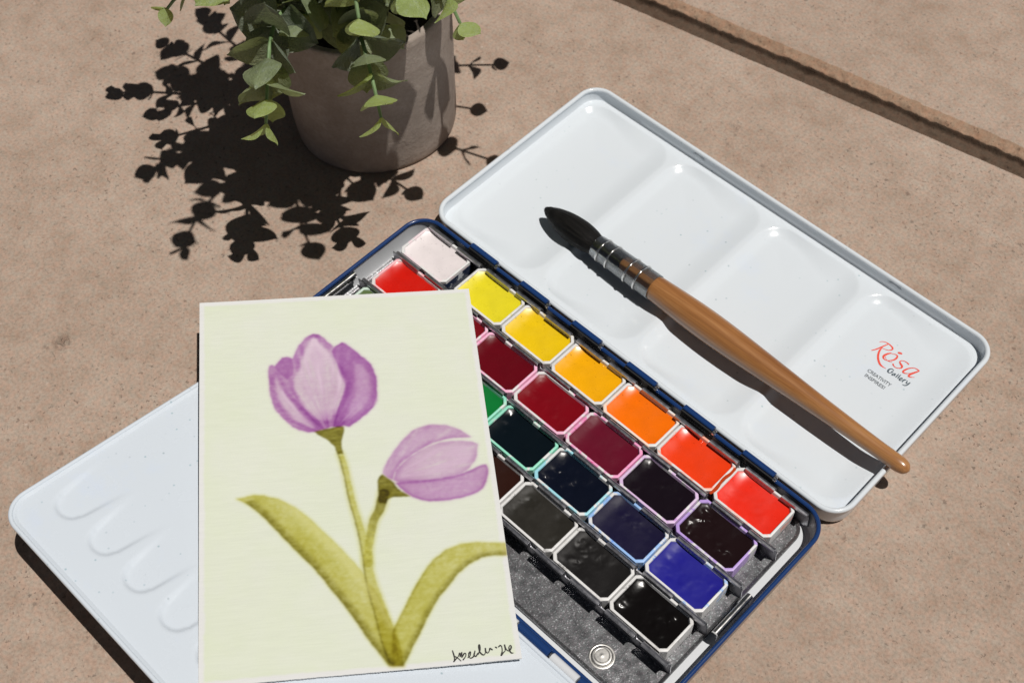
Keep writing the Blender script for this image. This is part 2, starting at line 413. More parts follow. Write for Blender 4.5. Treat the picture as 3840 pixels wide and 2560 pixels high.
def metal(name, col, rough=0.3, sparkle=0.0, scale=900, metallic=1.0):
    m = NT(name)
    v = m.coord()
    c = col
    r = m.ramp(m.noise(v, 300, 4, 0.6), [(0.3, rough * 0.75), (0.7, rough * 1.35)])
    nrm = None
    if sparkle:
        vc = m.voro(v, scale, out='Color')
        sep = m.n('ShaderNodeSeparateColor')
        m.set(sep.inputs[0], vc)
        g = m.ramp(sep.outputs[0], [(0.0, tuple(x * 0.85 for x in col[:3]) + (1,)), (0.78, col), (0.88, tuple(x * 1.2 for x in col[:3]) + (1,)), (1.0, tuple(min(x * 2.4, 0.95) for x in col[:3]) + (1,))])
        big_ = m.ramp(m.noise(v, 40, 4, 0.6), [(0.35, 0.9), (0.7, 1.1)])
        g = m.mix(1.0, g, big_, 'MULTIPLY')
        tintc = m.ramp(sep.outputs[1], [(0.0, (1.0, 0.86, 0.92, 1)), (0.5, (1, 1, 1, 1)), (1.0, (0.86, 1.0, 0.97, 1))])
        c = m.mix(0.6, g, tintc, 'MULTIPLY')
        nrm = m.bump(m.voro(v, scale), sparkle, 0.0006)
    m.bsdf(c, r, metallic, normal=nrm)
    return m.m

M = {}
M['concrete'] = concrete('concrete')
M['joint_dirt'] = concrete('joint_dirt', 0.25)
M['joint_lip'] = concrete('joint_lip', 0.84)
M['white'] = enamel('white_enamel', (0.605, 0.650, 0.690, 1), 0.15, True, 0.16)
M['white_flap'] = enamel('white_enamel_flap', (0.575, 0.630, 0.690, 1), 0.22, True, 0.22)
M['white_plain'] = enamel('white_enamel_plain', (0.58, 0.60, 0.625, 1), 0.25, False)
M['navy'] = enamel('navy_lacquer', (0.010, 0.036, 0.130, 1), 0.22, False)
M['slot_shade'] = enamel('slot_shade_black', (0.012, 0.012, 0.013, 1), 0.6, False)  # near-black colour stands in for the shade inside the hinge gaps
M['shell'] = metal('grey_lacquered_steel', (0.36, 0.36, 0.38, 1), 0.28)
M['tray'] = metal('hammered_tin', (0.20, 0.202, 0.210, 1), 0.34, 0.05, 2600, 0.8)
M['clip'] = metal('spring_steel', (0.50, 0.50, 0.53, 1), 0.34)
M['bright'] = metal('bright_steel', (0.72, 0.71, 0.69, 1), 0.20)
M['rivet'] = metal('rivet_steel', (0.50, 0.49, 0.47, 1), 0.42)
M['ink_red'] = NT('logo_red'); M['ink_red'].bsdf((0.72, 0.085, 0.055, 1), 0.35); M['ink_red'] = M['ink_red'].m
M['ink_grey'] = NT('logo_slate'); M['ink_grey'].bsdf((0.085, 0.11, 0.13, 1), 0.35); M['ink_grey'] = M['ink_grey'].m
M['ink_mid'] = NT('logo_grey'); M['ink_mid'].bsdf((0.13, 0.145, 0.16, 1), 0.35); M['ink_mid'] = M['ink_mid'].m
M['ink_pen'] = NT('pen_ink'); M['ink_pen'].bsdf((0.012, 0.010, 0.010, 1), 0.6); M['ink_pen'] = M['ink_pen'].m

# ------------------------------------------------------------------ ground with a tooled joint
def build_ground():
    A = np.array([-34.9, 256.4]); d = np.array([0.98514, 0.17178]); n = np.array([-0.17178, 0.98514])
    a_s = np.concatenate([[-3000, -300], np.arange(-140, 330, 1.3), [520, 3200]])
    prof = [(-3000, 0), (-14, 0), (-3, 0), (-0.7, -0.02), (-0.15, -0.2), (0.2, -0.9), (0.45, -2.4), (0.8, -3.9), (1.4, -4.4), (2.2, -4.6), (3.0, -4.7),
            (3.8, -4.8), (4.6, -4.7), (5.4, -4.8), (6.2, -4.7), (7.0, -4.6), (7.8, -4.7), (8.6, -4.8), (9.3, -4.9), (9.9, -5.0), (10.4, -4.7), (10.8, -3.9), (11.1, -2.8),
            (11.5, -2.0), (12.0, -1.6), (12.7, -1.4), (13.5, -1.15), (14.4, -0.85), (15.4, -0.55), (16.6, -0.25), (18.2, -0.06), (21, 0), (30, 0), (3000, 0)]
    lat = RNG.random((400, 60, 2))
    def vn(x, y, k):
        xi, yi = int(math.floor(x)), int(math.floor(y)); fx, fy = x - xi, y - yi
        fx = fx * fx * (3 - 2 * fx); fy = fy * fy * (3 - 2 * fy)
        g = lambda i, j: lat[(i * 7 + 31) % 400, (j * 3 + 11) % 60, k]
        return (g(xi, yi) * (1 - fx) + g(xi + 1, yi) * fx) * (1 - fy) + (g(xi, yi + 1) * (1 - fx) + g(xi + 1, yi + 1) * fx) * fy - 0.5
    P = []
    for b, z in prof:
        row = []
        for a in a_s:
            wob = 1.0 if 0.5 < b < 17 else (0.25 if -1 < b < 19 else 0.0)
            dz = wob * (1.6 * vn(a / 3.1, b / 1.9, 0) + 1.3 * vn(a / 1.35, b / 0.9, 1) + 0.8 * vn(a / 9, b / 5, 0))
            db = wob * 0.7 * vn(a / 4.3 + 50, b / 3, 1)
            if 9.0 < b < 12.5:
                dz *= 0.7
                db *= 0.6
            if z > -0.01:
                dz = 0
            p = A + d * a + n * (b + db)
            row.append((p[0], p[1], min(z + dz * min(1.0, -z / 0.9 + 0.2), 0.0)))
        P.append(row)
    mb = MB()
    mb.grid(P)
    o = mb.build('ground', M['concrete'], None, True, 60)
    o.data.materials.append(M['joint_dirt'])
    o.data.materials.append(M['joint_lip'])        # grit and dirt packed in the joint
    nc = len(a_s) - 1
    idx = np.zeros(len(o.data.polygons), dtype=np.int32)
    for i in range(len(prof) - 1):
        b_ = prof[i][0]
        if 0.2 <= b_ < 11.4:
            idx[i * nc:(i + 1) * nc] = 1
        elif 11.4 <= b_ < 16.0:
            idx[i * nc:(i + 1) * nc] = 2
    o.data.polygons.foreach_set('material_index', idx)
    o['kind'] = 'structure'
    return o
build_ground()

# ------------------------------------------------------------------ the paint tin
L, WD, HR = 204.4, 100.95, 12.0
tin = thing('paint_tin', 'open metal watercolour tin with white mixing lid and folded-out palette flap', 'paint tin', (0, 0, 0))

def shell_loops(x0, x1, y0, y1, r, prof, tf=None, n=12):
    out = []
    for off, z in prof:
        lp = [(x, y, z) for x, y in rr_off(x0, x1, y0, y1, r, off, n)]
        if tf:
            lp = [tf(p) for p in lp]
        out.append(lp)
    return out

RC = 10.8
mb = MB()
mb.skin(shell_loops(0, L, 0, WD, RC, [(3.4, 0.35), (2.2, 0.5), (1.5, 1.0), (1.1, 1.9), (0.9, 3.2), (0.85, 10.6)]), True, True, False)
mb.build('outer_wall', M['shell'], tin)
mb = MB()
mb.skin(shell_loops(0, L, 0, WD, RC, [(1.25, 11.2), (1.35, 9.0), (1.6, 3.2), (2.2, 1.7), (3.6, 1.2)]), True, False, False)
mb.grid(rr_grid(3.5, L - 3.5, 3.5, WD - 3.5, RC - 3.6, 6, 5, lambda x, y: 1.2))
mb.build('white_lining', M['white_plain'], tin)
mb = MB()
prof = circ_profile(0.85, HR - 0.85, 0.85, 14, -60, 260)
mb.skin(shell_loops(0, L, 0, WD, RC, prof, None, 16), True)
rim = mb.build('rolled_rim', M['navy'], tin)

def rod(mb, u0, u1, v, z, r, n=14, bev=0.25):
    loops = []
    for u, rr_ in ((u0, r - bev), (u0 + bev, r), (u1 - bev, r), (u1, r - bev)):
        loops.append([(u, v + rr_ * math.cos(2 * math.pi * k / n), z + rr_ * math.sin(2 * math.pi * k / n)) for k in range(n)])
    mb.skin(loops, True, True, True)

# hinge with the lid: raised navy knuckles over black boxes standing in for slot shade
for k in range(6):
    u0 = 27.9 + 27.4 * k
    mb = MB()
    # a flat-topped strap curling over the rim
    prof = [(-0.15, 12.3), (-0.1, 13.0), (0.25, 13.35), (0.9, 13.45), (1.6, 13.3), (2.1, 12.9), (2.3, 12.0), (2.2, 10.5), (0.3, 10.5)]
    Lp = [[(u, 100.0 + dv, z) for dv, z in prof] for u in (u0, u0 + 0.3, u0 + 13.5, u0 + 13.8)]
    mb.skin(Lp, True, True, True)
    mb.build('hinge_knuckle', M['navy'], tin, True, 30)
    mb = MB()
    mb.box(u0 - 0.3, u0 + 14.6, 99.25, 99.85, 8.6, 12.25)
    mb.build('hinge_slot_shade', M['slot_shade'], tin, False)
    mb = MB()
    rod(mb, u0 + 13.9, u0 + 15.3, 100.2, 11.9, 1.15)
    mb.build('hinge_pin', M['bright'], tin)
# hinge with the flap
for k in range(7):
    u0 = 15.0 + 27.35 * k
    mb = MB()
    rod(mb, u0, u0 + 14.3, -0.9, 11.3, 1.75)
    mb.build('hinge_knuckle', M['navy'], tin)
    if k == 6:
        break
    mb = MB()
    rod(mb, u0 + 15.2, u0 + 26.8, -1.2, 11.2, 1.75)
    mb.build('hinge_knuckle', M['white_plain'], tin, label='white rolled hinge knuckle of the palette flap')
    mb = MB()
    rod(mb, u0 + 14.3, u0 + 15.2, -0.9, 11.3, 1.0)
    mb.build('hinge_pin', M['bright'], tin)

# retaining bars on the short sides
for u, s in ((200.3, 1), (3.3, -1)):
    mb = MB()
    prof = circ_profile(0, 10.6, 1.25, 10, 0, 180) + [(-1.15, 9.6), (-1.0, 10.5)]
    mb.skin([[(u + s * dx, v, z) for dx, z in prof] for v in (41.8, 42.0, 60.1, 60.3)], True, True, True)
    mb.build('retaining_bar', M['bright'], tin)
    mb = MB()
    mb.box(u + s * 1.0 - 0.2, u + s * 1.0 + 0.2, 41.8, 60.3, 6.0, 10.6)
    mb.build('bar_bracket', M['clip'], tin, False)

# the lift-out tray with its spring rails
mb = MB()
TX0, TX1, TY0, TY1 = 2.9, 197.2, 6.3, 98.3
mb.grid(rr_grid(TX0 + 1, TX1 - 0.2, TY0 + 1, TY1 - 0.6, 6, 40, 24, lambda x, y: 2.0))
mb.skin(shell_loops(TX0, TX1, TY0, TY1, 7, [(1.3, 2.0), (0.7, 2.25), (0.3, 2.7), (0.05, 2.75), (-0.1, 2.4), (-0.05, 1.5)]), True)
tray = mb.build('insert_tray', M['tray'], tin)
RAILS = [97.75, 79.67, 60.94, 42.48, 23.9]
mb = MB()
prof = [(0.0, 6.2), (0.0, 10.2), (-0.25, 11.1), (-0.65, 11.65), (-1.05, 11.8), (-1.35, 11.6), (-1.45, 11.3)]
th = 0.42
inner = [(0.40, 6.2), (0.40, 10.3), (0.12, 11.35), (-0.45, 12.05), (-1.05, 12.25), (-1.65, 12.0), (-1.85, 11.3)]
loopc = prof + inner[::-1]
def clip_loop(u, sh=0.0):
    return [(u, dv, z) for dv, z in loopc]
mb.skin([clip_loop(0), clip_loop(0.25), clip_loop(12.55), clip_loop(12.8)], True, True, True)
clip_me = mb.mesh('clip', M['clip'], True, 30)
mb = MB()
mb.skin([clip_loop(0), clip_loop(0.25), clip_loop(10.6), clip_loop(10.9)], True, True, True)
clip_end = mb.mesh('clip_end', M['clip'], True, 30)
for ri, rv in enumerate(RAILS):
    mb = MB()
    mb.box(4.0, 195.6, rv - 0.02, rv + 0.42, 2.02, 7.4)
    # slanted plate end
    mb.add([(195.6, rv - 0.02, 2.02), (197.0, rv - 0.02, 2.3), (196.7, rv - 0.02, 8.0), (195.6, rv - 0.02, 10.6),
            (195.6, rv + 0.42, 2.02), (197.0, rv + 0.42, 2.3), (196.7, rv + 0.42, 8.0), (195.6, rv + 0.42, 10.6)],
           [(0, 3, 2, 1), (4, 5, 6, 7), (0, 1, 5, 4), (1, 2, 6, 5), (2, 3, 7, 6), (3, 0, 4, 7)])
    rail = mb.build('rail', M['clip'], tin, False)
    for k in range(12):
        u0 = 8.3 + 16.1 * (k - 0)
        o = bpy.data.objects.new('clip', clip_me if k < 11 else clip_end)
        COL.objects.link(o)
        o.parent = rail
        o.location = (u0 * K, rv * K, (0.12 * math.sin(k * 2.3 + ri)) * K)
        o.rotation_euler = (math.radians(1.6 * math.sin(k * 1.7 + ri * 2.1)), 0, math.radians(0.35 * math.sin(k * 3.1 + ri)))
mb = MB()
prof = [(2.02, 4.5), (2.12, 4.3), (2.15, 3.9), (2.05, 3.72), (2.5, 3.62), (2.72, 3.4), (2.78, 3.1), (2.78, 2.75), (2.62, 2.6), (2.60, 2.45), (2.74, 2.3), (2.76, 1.2), (2.77, 0.35), (2.80, 0.25), (2.80, 0.01)]
lathe(mb, prof, 40, 'z', False, True)
riv = mb.build('rivet', M['rivet'], tin)
riv.location = (176.6 * K, 13.2 * K, 0)

# ------------------------------------------------------------------ mixing lid
LT = 0.0
le = Vector((0, math.cos(LT), math.sin(LT))); ln = Vector((0, -math.sin(LT), math.cos(LT)))
def lid_tf(p):
    return Vector((p[0], 0, 0)) + le * p[1] + ln * p[2]
LX0, LX1, LY0, LY1 = 1.9, 205.9, 1.0, 101.5
lid_M = Matrix.Translation(Vector((0, WD, HR)) * K) @ Matrix(((1, 0, 0), (0, le.y, ln.y), (0, le.z, ln.z))).to_4x4()
WELLS = [(5.2, 52.2), (55.0, 101.6), (104.4, 150.8), (153.6, 201.8)]
SHELF = -5.9
def lid_h(x, y):
    best = 0.0
    for a, b in WELLS:
        cx, cy, hx, hy, r = (a + b) / 2, 52.4, (b - a) / 2, 44.6, 10.0
        qx, qy = abs(x - cx) - hx + r, abs(y - cy) - hy + r
        d = -(min(max(qx, qy), 0) + math.hypot(max(qx, 0), max(qy, 0)) - r)
        if d > -1.0:
            w = 5.0 + 5.5 * sstep(-12, 12, x - cx)
            t = min(max(d / w, 0.0), 1.0)
            f = 0.35 * sstep(-1.0, w, d) + 0.65 * (1 - (1 - t) ** 2)
            best = max(best, 1.95 * f + 0.6 * sstep(0, 22, d))
    return SHELF - best
mb = MB()
mb.skin(shell_loops(LX0, LX1, LY0, LY1, 9.8, [(3.2, -11.0), (1.8, -10.7), (1.1, -9.6), (0.8, -8.0), (0.75, -0.8)], None, 14), True, True, False)
mb.skin(shell_loops(LX0, LX1, LY0, LY1, 9.8, circ_profile(1.0, -1.0, 1.0, 12, -60, 240), None, 16), True)
mb.skin(shell_loops(LX0, LX1, LY0, LY1, 9.8, [(1.6, -1.2), (1.75, -3.0), (1.9, -4.9), (2.3, -5.75), (2.9, SHELF + 0.01)], None, 16), True)
mb.grid(rr_grid(LX0 + 2.7, LX1 - 2.7, LY0 + 2.7, LY1 - 2.7, 7.1, 260, 130, lid_h))
lid = mb.build('mixing_lid', M['white'], tin, True, 45)
lid.matrix_world = lid_M
lid.matrix_parent_inverse = Matrix.Identity(4)
# pressed catch dimple on the far wall
for u in (62.0, 160.0):
    mb = MB()
    prof = [(0.0, 2.6), (0.25, 2.2), (0.38, 1.4), (0.42, 0.01)]
    loops = [[(u + r * 1.25 * math.cos(2 * math.pi * k / 18), LY1 - 1.78 - s, -3.0 + r * 0.55 * math.sin(2 * math.pi * k / 18)) for k in range(18)] for s, r in prof]
    mb.skin(loops, True, False, True)
    mb.build('catch_dimple', M['white'], lid)

# printing on the lid
ROSA, GALL = DATA['ROSA'], DATA['GALL']
def lz(x, y):
    return lid_h(x, y)
GALL = [[(x, y, w * 1.3) for x, y, w in s] for s in GALL]
for nm, strokes, mat, lab in (('printed_word', ROSA, M['ink_red'], 'red script lettering'), ('printed_word', GALL, M['ink_grey'], 'slate italic lettering')):
    mb = MB()
    for i, s in enumerate(strokes):
        ribbon(mb, s, 0.03 + 0.012 * i, 6, 0.04)
    mb.v = [(x, y, lz(x, y) + z) for x, y, z in mb.v]
    mb.build(nm, mat, lid, False, None, lab)
def text_mesh(body, u0, u1, e0, size, mat, lab):
    cu = bpy.data.curves.new('lettering', 'FONT')
    cu.body = body
    cu.size = 1.0
    cu.offset = 0.022
    ob = bpy.data.objects.new('tmp_text', cu)
    COL.objects.link(ob)
    dg = bpy.context.evaluated_depsgraph_get()
    dg.update()
    me = bpy.data.meshes.new_from_object(ob.evaluated_get(dg))
    bpy.data.objects.remove(ob)
    xs = [v.co.x for v in me.vertices]; ys = [v.co.y for v in me.vertices]
    sx = (u1 - u0) / (max(xs) - min(xs)); sy = size / max(ys)
    for v in me.vertices:
        x, y = u0 + (v.co.x - min(xs)) * sx, e0 + v.co.y * sy
        v.co = (x * K, y * K, (lz(x, y) + 0.05) * K)
    me.materials.clear()
    me.materials.append(mat)
    o = bpy.data.objects.new('printed_word', me)
    COL.objects.link(o)
    o.parent = lid
    o['label'] = lab
text_mesh('CREATIVITY', 174.1, 184.45, 63.93, 1.5, M['ink_mid'], 'small grey capitals, first line')
text_mesh('INSPIRES!', 174.65, 183.4, 61.45, 1.5, M['ink_mid'], 'small grey capitals, second line')

# ------------------------------------------------------------------ palette flap
FT = 0.177
fe = Vector((0, -math.cos(FT), math.sin(FT))); fn = Vector((0, math.sin(FT), math.cos(FT)))
FX0, FX1, FY0, FY1 = 0.36, 204.0, 2.2, 99.0
PL = -1.15
def flap_h(x, y):
    # ten finger wells, deep at the outer end, flaring and fading towards the hinge
    if y > 92 or y < 40:
        return PL
    k = round((x - 15.3) / 19.35)
    if k < 0 or k > 9:
        return PL
    c = 15.3 + 19.35 * k
    t = (84.5 - y) / 26.0
    dx = abs(x - c)
    hw = 6.0 + 3.4 * min(max(t, 0), 1)
    if t < 0.19:                       # rounded outer end
        d = 5.2 - math.hypot(dx * 5.2 / 6.2, max(79.6 - y, y - 79.6))
    else:
        d = hw - dx
    depth = 1.25 * (1 - sstep(0.0, 1.0, t)) if t > 0 else 1.25
    return PL - depth * sstep(-0.6, 1.5, d)
mb = MB()
mb.skin(shell_loops(FX0, FX1, FY0, FY1, 10.6, [(3.0, -3.0), (1.2, -2.9), (0.6, -2.4), (0.5, -0.8)], None, 14), True, True, False)
mb.skin(shell_loops(FX0, FX1, FY0, FY1, 10.6, circ_profile(0.85, -0.85, 0.85, 10, -60, 230), None, 16), True)
mb.skin(shell_loops(FX0, FX1, FY0, FY1, 10.6, [(1.45, -0.55), (2.2, -0.8), (2.9, PL + 0.01)], None, 16), True)
mb.grid(rr_grid(FX0 + 2.8, FX1 - 2.8, FY0 + 2.8, FY1 - 2.8, 7.8, 270, 130, flap_h))
mb.v = [tuple(Vector((x, 0, HR)) + fe * y + fn * z) for x, y, z in mb.v]
mb.f = [tuple(reversed(f)) for f in mb.f]
flap = mb.build('palette_flap', M['white_flap'], tin, True, 45)

# ------------------------------------------------------------------ paint pans
PAN_LU, PAN_LV, PAN_TOP, PAN_CH = 25.55, 17.3, 10.5, 2.7
def octo(off, z, ch, lu=PAN_LU, lv=PAN_LV):
    a, b, c, d = off, lu - off, off, lv - off
    return [(a + ch, c, z), (b - ch, c, z), (b, c + ch, z), (b, d - ch, z), (b - ch, d, z), (a + ch, d, z), (a, d - ch, z), (a, c + ch, z)]
mb = MB()
mb.skin([octo(0.55, 2.15, 1.6), octo(0.28, 2.05 + 0.5, 1.7), octo(0.06, 10.2, 1.95), octo(0.15, 10.42, 1.95), octo(0.35, 10.5, 1.9), octo(0.85, 10.5, 1.8),
         octo(1.00, 10.4, 1.75), octo(1.12, 10.0, 1.72), octo(1.5, 8.0, 1.6)], True, True, False)
PAN_V, PAN_F = mb.v, mb.f

def plastic(name, stain, amt, tint=None):
    m = NT(name)
    info = m.n('ShaderNodeObjectInfo')
    v = m.coord()
    off = m.n('ShaderNodeVectorMath', operation='ADD')
    m.set(off.inputs[0], v)
    comb = m.n('ShaderNodeCombineXYZ')
    for i in range(3):
        m.set(comb.inputs[i], info.outputs['Random'])
    m.set(off.inputs[1], comb.outputs[0])
    v = off.outputs[0]
    c = m.mix(m.ramp(m.noise(v, 260, 3), [(0.4, 0.0), (0.7, 0.18)]), (0.74, 0.74, 0.74, 1), (0.60, 0.59, 0.57, 1))
    if stain:
        lo = m.ramp(m.noise(v, 130, 5, 0.65, 0.5), [(0.57 - 0.11 * amt, 0.0), (0.63 - 0.11 * amt, 1.0)])
        c = m.mix(m.math('MULTIPLY', lo, 0.70), c, stain)
        hi = m.ramp(m.noise(v, 210, 4, 0.6, 0.8), [(0.60, 0.0), (0.68, 1.0)])
        c = m.mix(m.math('MULTIPLY', m.math('MULTIPLY', hi, lo), 0.75), c, tuple(x ** 1.7 for x in stain[:3]) + (1,))
    else:
        gr = m.ramp(m.noise(v, 200, 5, 0.7), [(0.52, 0.0), (0.70, 0.5)])
        c = m.mix(gr, c, (0.33, 0.30, 0.27, 1))
        sm_ = m.ramp(m.noise(v, 120, 4, 0.7, 0.6), [(0.60, 0.0), (0.66, 0.55)])
        c = m.mix(sm_, c, tint if tint else (0.4, 0.38, 0.35, 1))
    b = m.bsdf(c, 0.42, spec=0.4, link=False)
    tr = m.n('ShaderNodeBsdfTranslucent')       # thin white plastic lets light through
    tr.inputs['Color'].default_value = (0.80, 0.78, 0.75, 1)
    mx = m.n('ShaderNodeMixShader')
    mx.inputs[0].default_value = 0.12
    m.t.links.new(b.outputs[0], mx.inputs[1])
    m.t.links.new(tr.outputs[0], mx.inputs[2])
    m.t.links.new(mx.outputs[0], m.out.inputs['Surface'])
    return m.m

def paint_mat(name, col, rough, bump, speck=0.0, dust=None):
    m = NT(name)
    v = m.coord()
    a = m.noise(v, 90, 5, 0.6, 0.4)
    c = m.mix(m.ramp(a, [(0.35, 0.0), (0.75, 0.55)]), col, tuple(x * 0.72 for x in col[:3]) + (1,))
    if speck:
        s = m.math('MULTIPLY', m.ramp(m.voro(v, 330), [(0.10, 1.0), (0.2, 0.0)]), m.ramp(m.voro(v, 330, out='Color'), [(0.70, 0.0), (0.75, 1.0)]))
        c = m.mix(m.math('MULTIPLY', s, speck), c, tuple(x * 0.35 for x in col[:3]) + (1,))
        smr = m.ramp(m.noise(v, 160, 5, 0.7, 1.2), [(0.60, 0.0), (0.72, 1.0)])
        c = m.mix(m.math('MULTIPLY', smr, speck * 0.8), c, tuple(x * 0.55 for x in col[:3]) + (1,))
        fl = m.ramp(m.noise(m.coord('Object', (1.0, 2.6, 1.0)), 520, 2, 0.5, 1.5), [(0.70, 0.0), (0.73, 1.0)])
        c = m.mix(m.math('MULTIPLY', fl, min(speck * 1.6, 0.8)), c, tuple(x * 0.22 for x in col[:3]) + (1,))
    if dust:
        dm = m.ramp(m.noise(v, 75, 5, 0.65), [(0.42, 0.0), (0.66, 1.0)])
        c = m.mix(m.math('MULTIPLY', dm, 0.09), c, dust)
    loc = m.ramp(m.noise(v, 70, 3), [(0.45, 0.15), (0.65, 1.0)])
    h = m.math('MULTIPLY', m.math('ADD', m.noise(v, 240, 4, 0.55), m.math('MULTIPLY', m.noise(v, 1100, 3, 0.6), 0.25)), loc)
    k_ = 0.85 if max(col[:3]) > 0.3 else 1.25
    r = m.ramp(m.noise(v, 130, 4), [(0.35, rough * k_), (0.7, min(rough * k_ * 1.6, 0.9))])
    b = m.bsdf(c, r, spec=(0.42 if max(col[:3]) > 0.3 else 0.11), normal=m.bump(h, bump * 0.6, 0.0008))
    wet = m.ramp(m.noise(v, 95, 3, 0.6), [(0.56, 0.0), (0.62, 0.12 if max(col[:3]) > 0.2 else 0.55)])
    m.set(b.inputs['Coat Weight'], wet)
    b.inputs['Coat Roughness'].default_value = 0.10
    return m.m

def vnoise2(n, m, cell, rng):
    """smooth random field n x m"""
    gy, gx = int(n / cell) + 3, int(m / cell) + 3
    g = rng.random((gy, gx))
    y = np.arange(n) / cell; x = np.arange(m) / cell
    yi, xi = y.astype(int), x.astype(int)
    fy, fx = y - yi, x - xi
    fy = (fy * fy * (3 - 2 * fy))[:, None]; fx = (fx * fx * (3 - 2 * fx))[None]
    a = g[yi][:, xi]; b = g[yi][:, xi + 1]; c = g[yi + 1][:, xi]; d = g[yi + 1][:, xi + 1]
    return (a * (1 - fx) + b * fx) * (1 - fy) + (c * (1 - fx) + d * fx) * fy

splus = lambda t, w: w * math.log1p(math.exp(min(t / w, 30.0)))
PINK, HOT, LILAC, PURP = lin(248, 160, 205), lin(240, 110, 185), lin(214, 170, 226), lin(165, 110, 222)
MINT, CYAN, SKY, PALE = lin(90, 222, 185), lin(110, 212, 232), lin(95, 170, 245), lin(215, 222, 240)
ROWV = [80.25, 61.5, 43.05, 24.5]
PANS0 = [  # row, u0, colour, (rough, bump, speck), lumps mm, stain, stain amount, dust, label
    (0, 6.7, (0.80, 0.735, 0.745, 1), (0.35, 0.10, 0.5), 0.05, lin(240, 214, 222), 0.8, None, 'white paint pan with a pinkish surface and dark wrapper in the tin corner'),
    (0, 36.6, (0.80, 0.69, 0.022, 1), (0.30, 0.12, 0.35), 0.08, None, 0, None, 'lemon yellow paint pan beside the top right corner of the painting'),
    (0, 62.6, (0.84, 0.56, 0.006, 1), (0.30, 0.12, 0.35), 0.08, None, 0, None, 'golden yellow paint pan between the lemon yellow and the amber pan'),
    (0, 88.6, (0.90, 0.42, 0.003, 1), (0.24, 0.12, 0.4), 0.08, None, 0, None, 'amber paint pan between the golden yellow and the orange pan'),
    (0, 114.55, (0.92, 0.17, 0.002, 1), (0.24, 0.10, 0.3), 0.08, lin(250, 215, 190), 0.5, None, 'orange paint pan between the amber and the orange red pan'),
    (0, 140.5, (0.85, 0.050, 0.006, 1), (0.26, 0.12, 0.3), 0.05, lin(252, 150, 110), 0.55, None, 'orange red paint pan with a smeared edge beside the scarlet pan'),
    (0, 166.5, (0.83, 0.024, 0.008, 1), (0.30, 0.10, 0.2), 0.08, lin(252, 170, 150), 0.5, None, 'scarlet paint pan at the hinge row end nearest the lid corner'),
    (1, 9.6, (0.68, 0.012, 0.006, 1), (0.26, 0.08, 0.1), 0.06, lin(250, 170, 180), 0.9, None, 'bright red paint pan just above the painting, below the white pan'),
    (1, 35.3, (0.20, 0.006, 0.014, 1), (0.22, 0.10, 0), 0.10, PINK, 1.2, None, 'dark red paint pan mostly hidden under the painting edge'),
    (1, 61.2, (0.135, 0.004, 0.010, 1), (0.16, 0.10, 0), 0.12, PINK, 1.2, None, 'smooth maroon paint pan with pink rim next to the painting'),
    (1, 87.2, (0.215, 0.004, 0.010, 1), (0.18, 0.35, 0), 0.25, PINK, 1.2, None, 'bubbled crimson paint pan with pink rim'),
    (1, 113.2, (0.135, 0.006, 0.022, 1), (0.26, 0.30, 0), 0.20, HOT, 1.2, None, 'plum paint pan with magenta stained rim'),
    (1, 139.1, (0.010, 0.006, 0.010, 1), (0.14, 0.45, 0), 0.70, LILAC, 1.3, None, 'lumpy black violet paint pan with lilac rim between plum and brown violet'),
    (1, 165.1, (0.015, 0.007, 0.008, 1), (0.14, 0.55, 0), 0.95, PURP, 1.4, None, 'crusty brown violet paint pan with purple rim at its row end'),
    (2, 10.4, (0.10, 0.16, 0.05, 1), (0.35, 0.15, 0), 0.2, lin(190, 220, 200), 0.9, None, 'pale edged green paint pan peeking out above the painting'),
    (2, 63.2, (0.006, 0.20, 0.040, 1), (0.25, 0.10, 0), 0.10, MINT, 1.1, None, 'bright green paint pan mostly hidden under the painting edge'),
    (2, 89.2, (0.004, 0.008, 0.012, 1), (0.12, 0.20, 0), 0.30, MINT, 1.35, None, 'glossy teal black paint pan with mint rim'),
    (2, 115.2, (0.005, 0.007, 0.016, 1), (0.13, 0.40, 0), 0.55, CYAN, 1.35, None, 'blue black paint pan with cyan stained rim'),
    (2, 141.1, (0.010, 0.008, 0.034, 1), (0.28, 0.35, 0), 0.38, SKY, 1.3, lin(48, 42, 74), 'navy paint pan with sky blue rim'),
    (2, 167.1, (0.018, 0.016, 0.27, 1), (0.26, 0.25, 0), 0.22, SKY, 0.35, lin(70, 76, 170), 'ultramarine blue paint pan at its row end'),
    (3, 89.8, (0.030, 0.010, 0.007, 1), (0.22, 0.10, 0), 0.1, None, 0, None, 'dark brown paint pan mostly hidden under the painting edge'),
    (3, 115.8, (0.024, 0.022, 0.018, 1), (0.28, 0.40, 0), 0.55, None, 0, lin(92, 88, 82), 'rough charcoal grey paint pan touching the painting'),
    (3, 141.7, (0.012, 0.011, 0.011, 1), (0.28, 0.50, 0), 0.50, None, 0, lin(62, 60, 60), 'matt black paint pan between charcoal grey and glossy black'),
    (3, 167.6, (0.006, 0.005, 0.005, 1), (0.12, 0.50, 0), 0.65, None, 0, None, 'glossy black paint pan at the row end above the rivet'),
]
PANS = [(r_, u_, tuple((0.86 if r_ == 0 else 0.8) * c_ for c_ in col_[:3]) + (1,), (k_[0], k_[1] * (0.4 if r_ == 0 else 1.0), k_[2]), *rest) for r_, u_, col_, k_, *rest in PANS0]
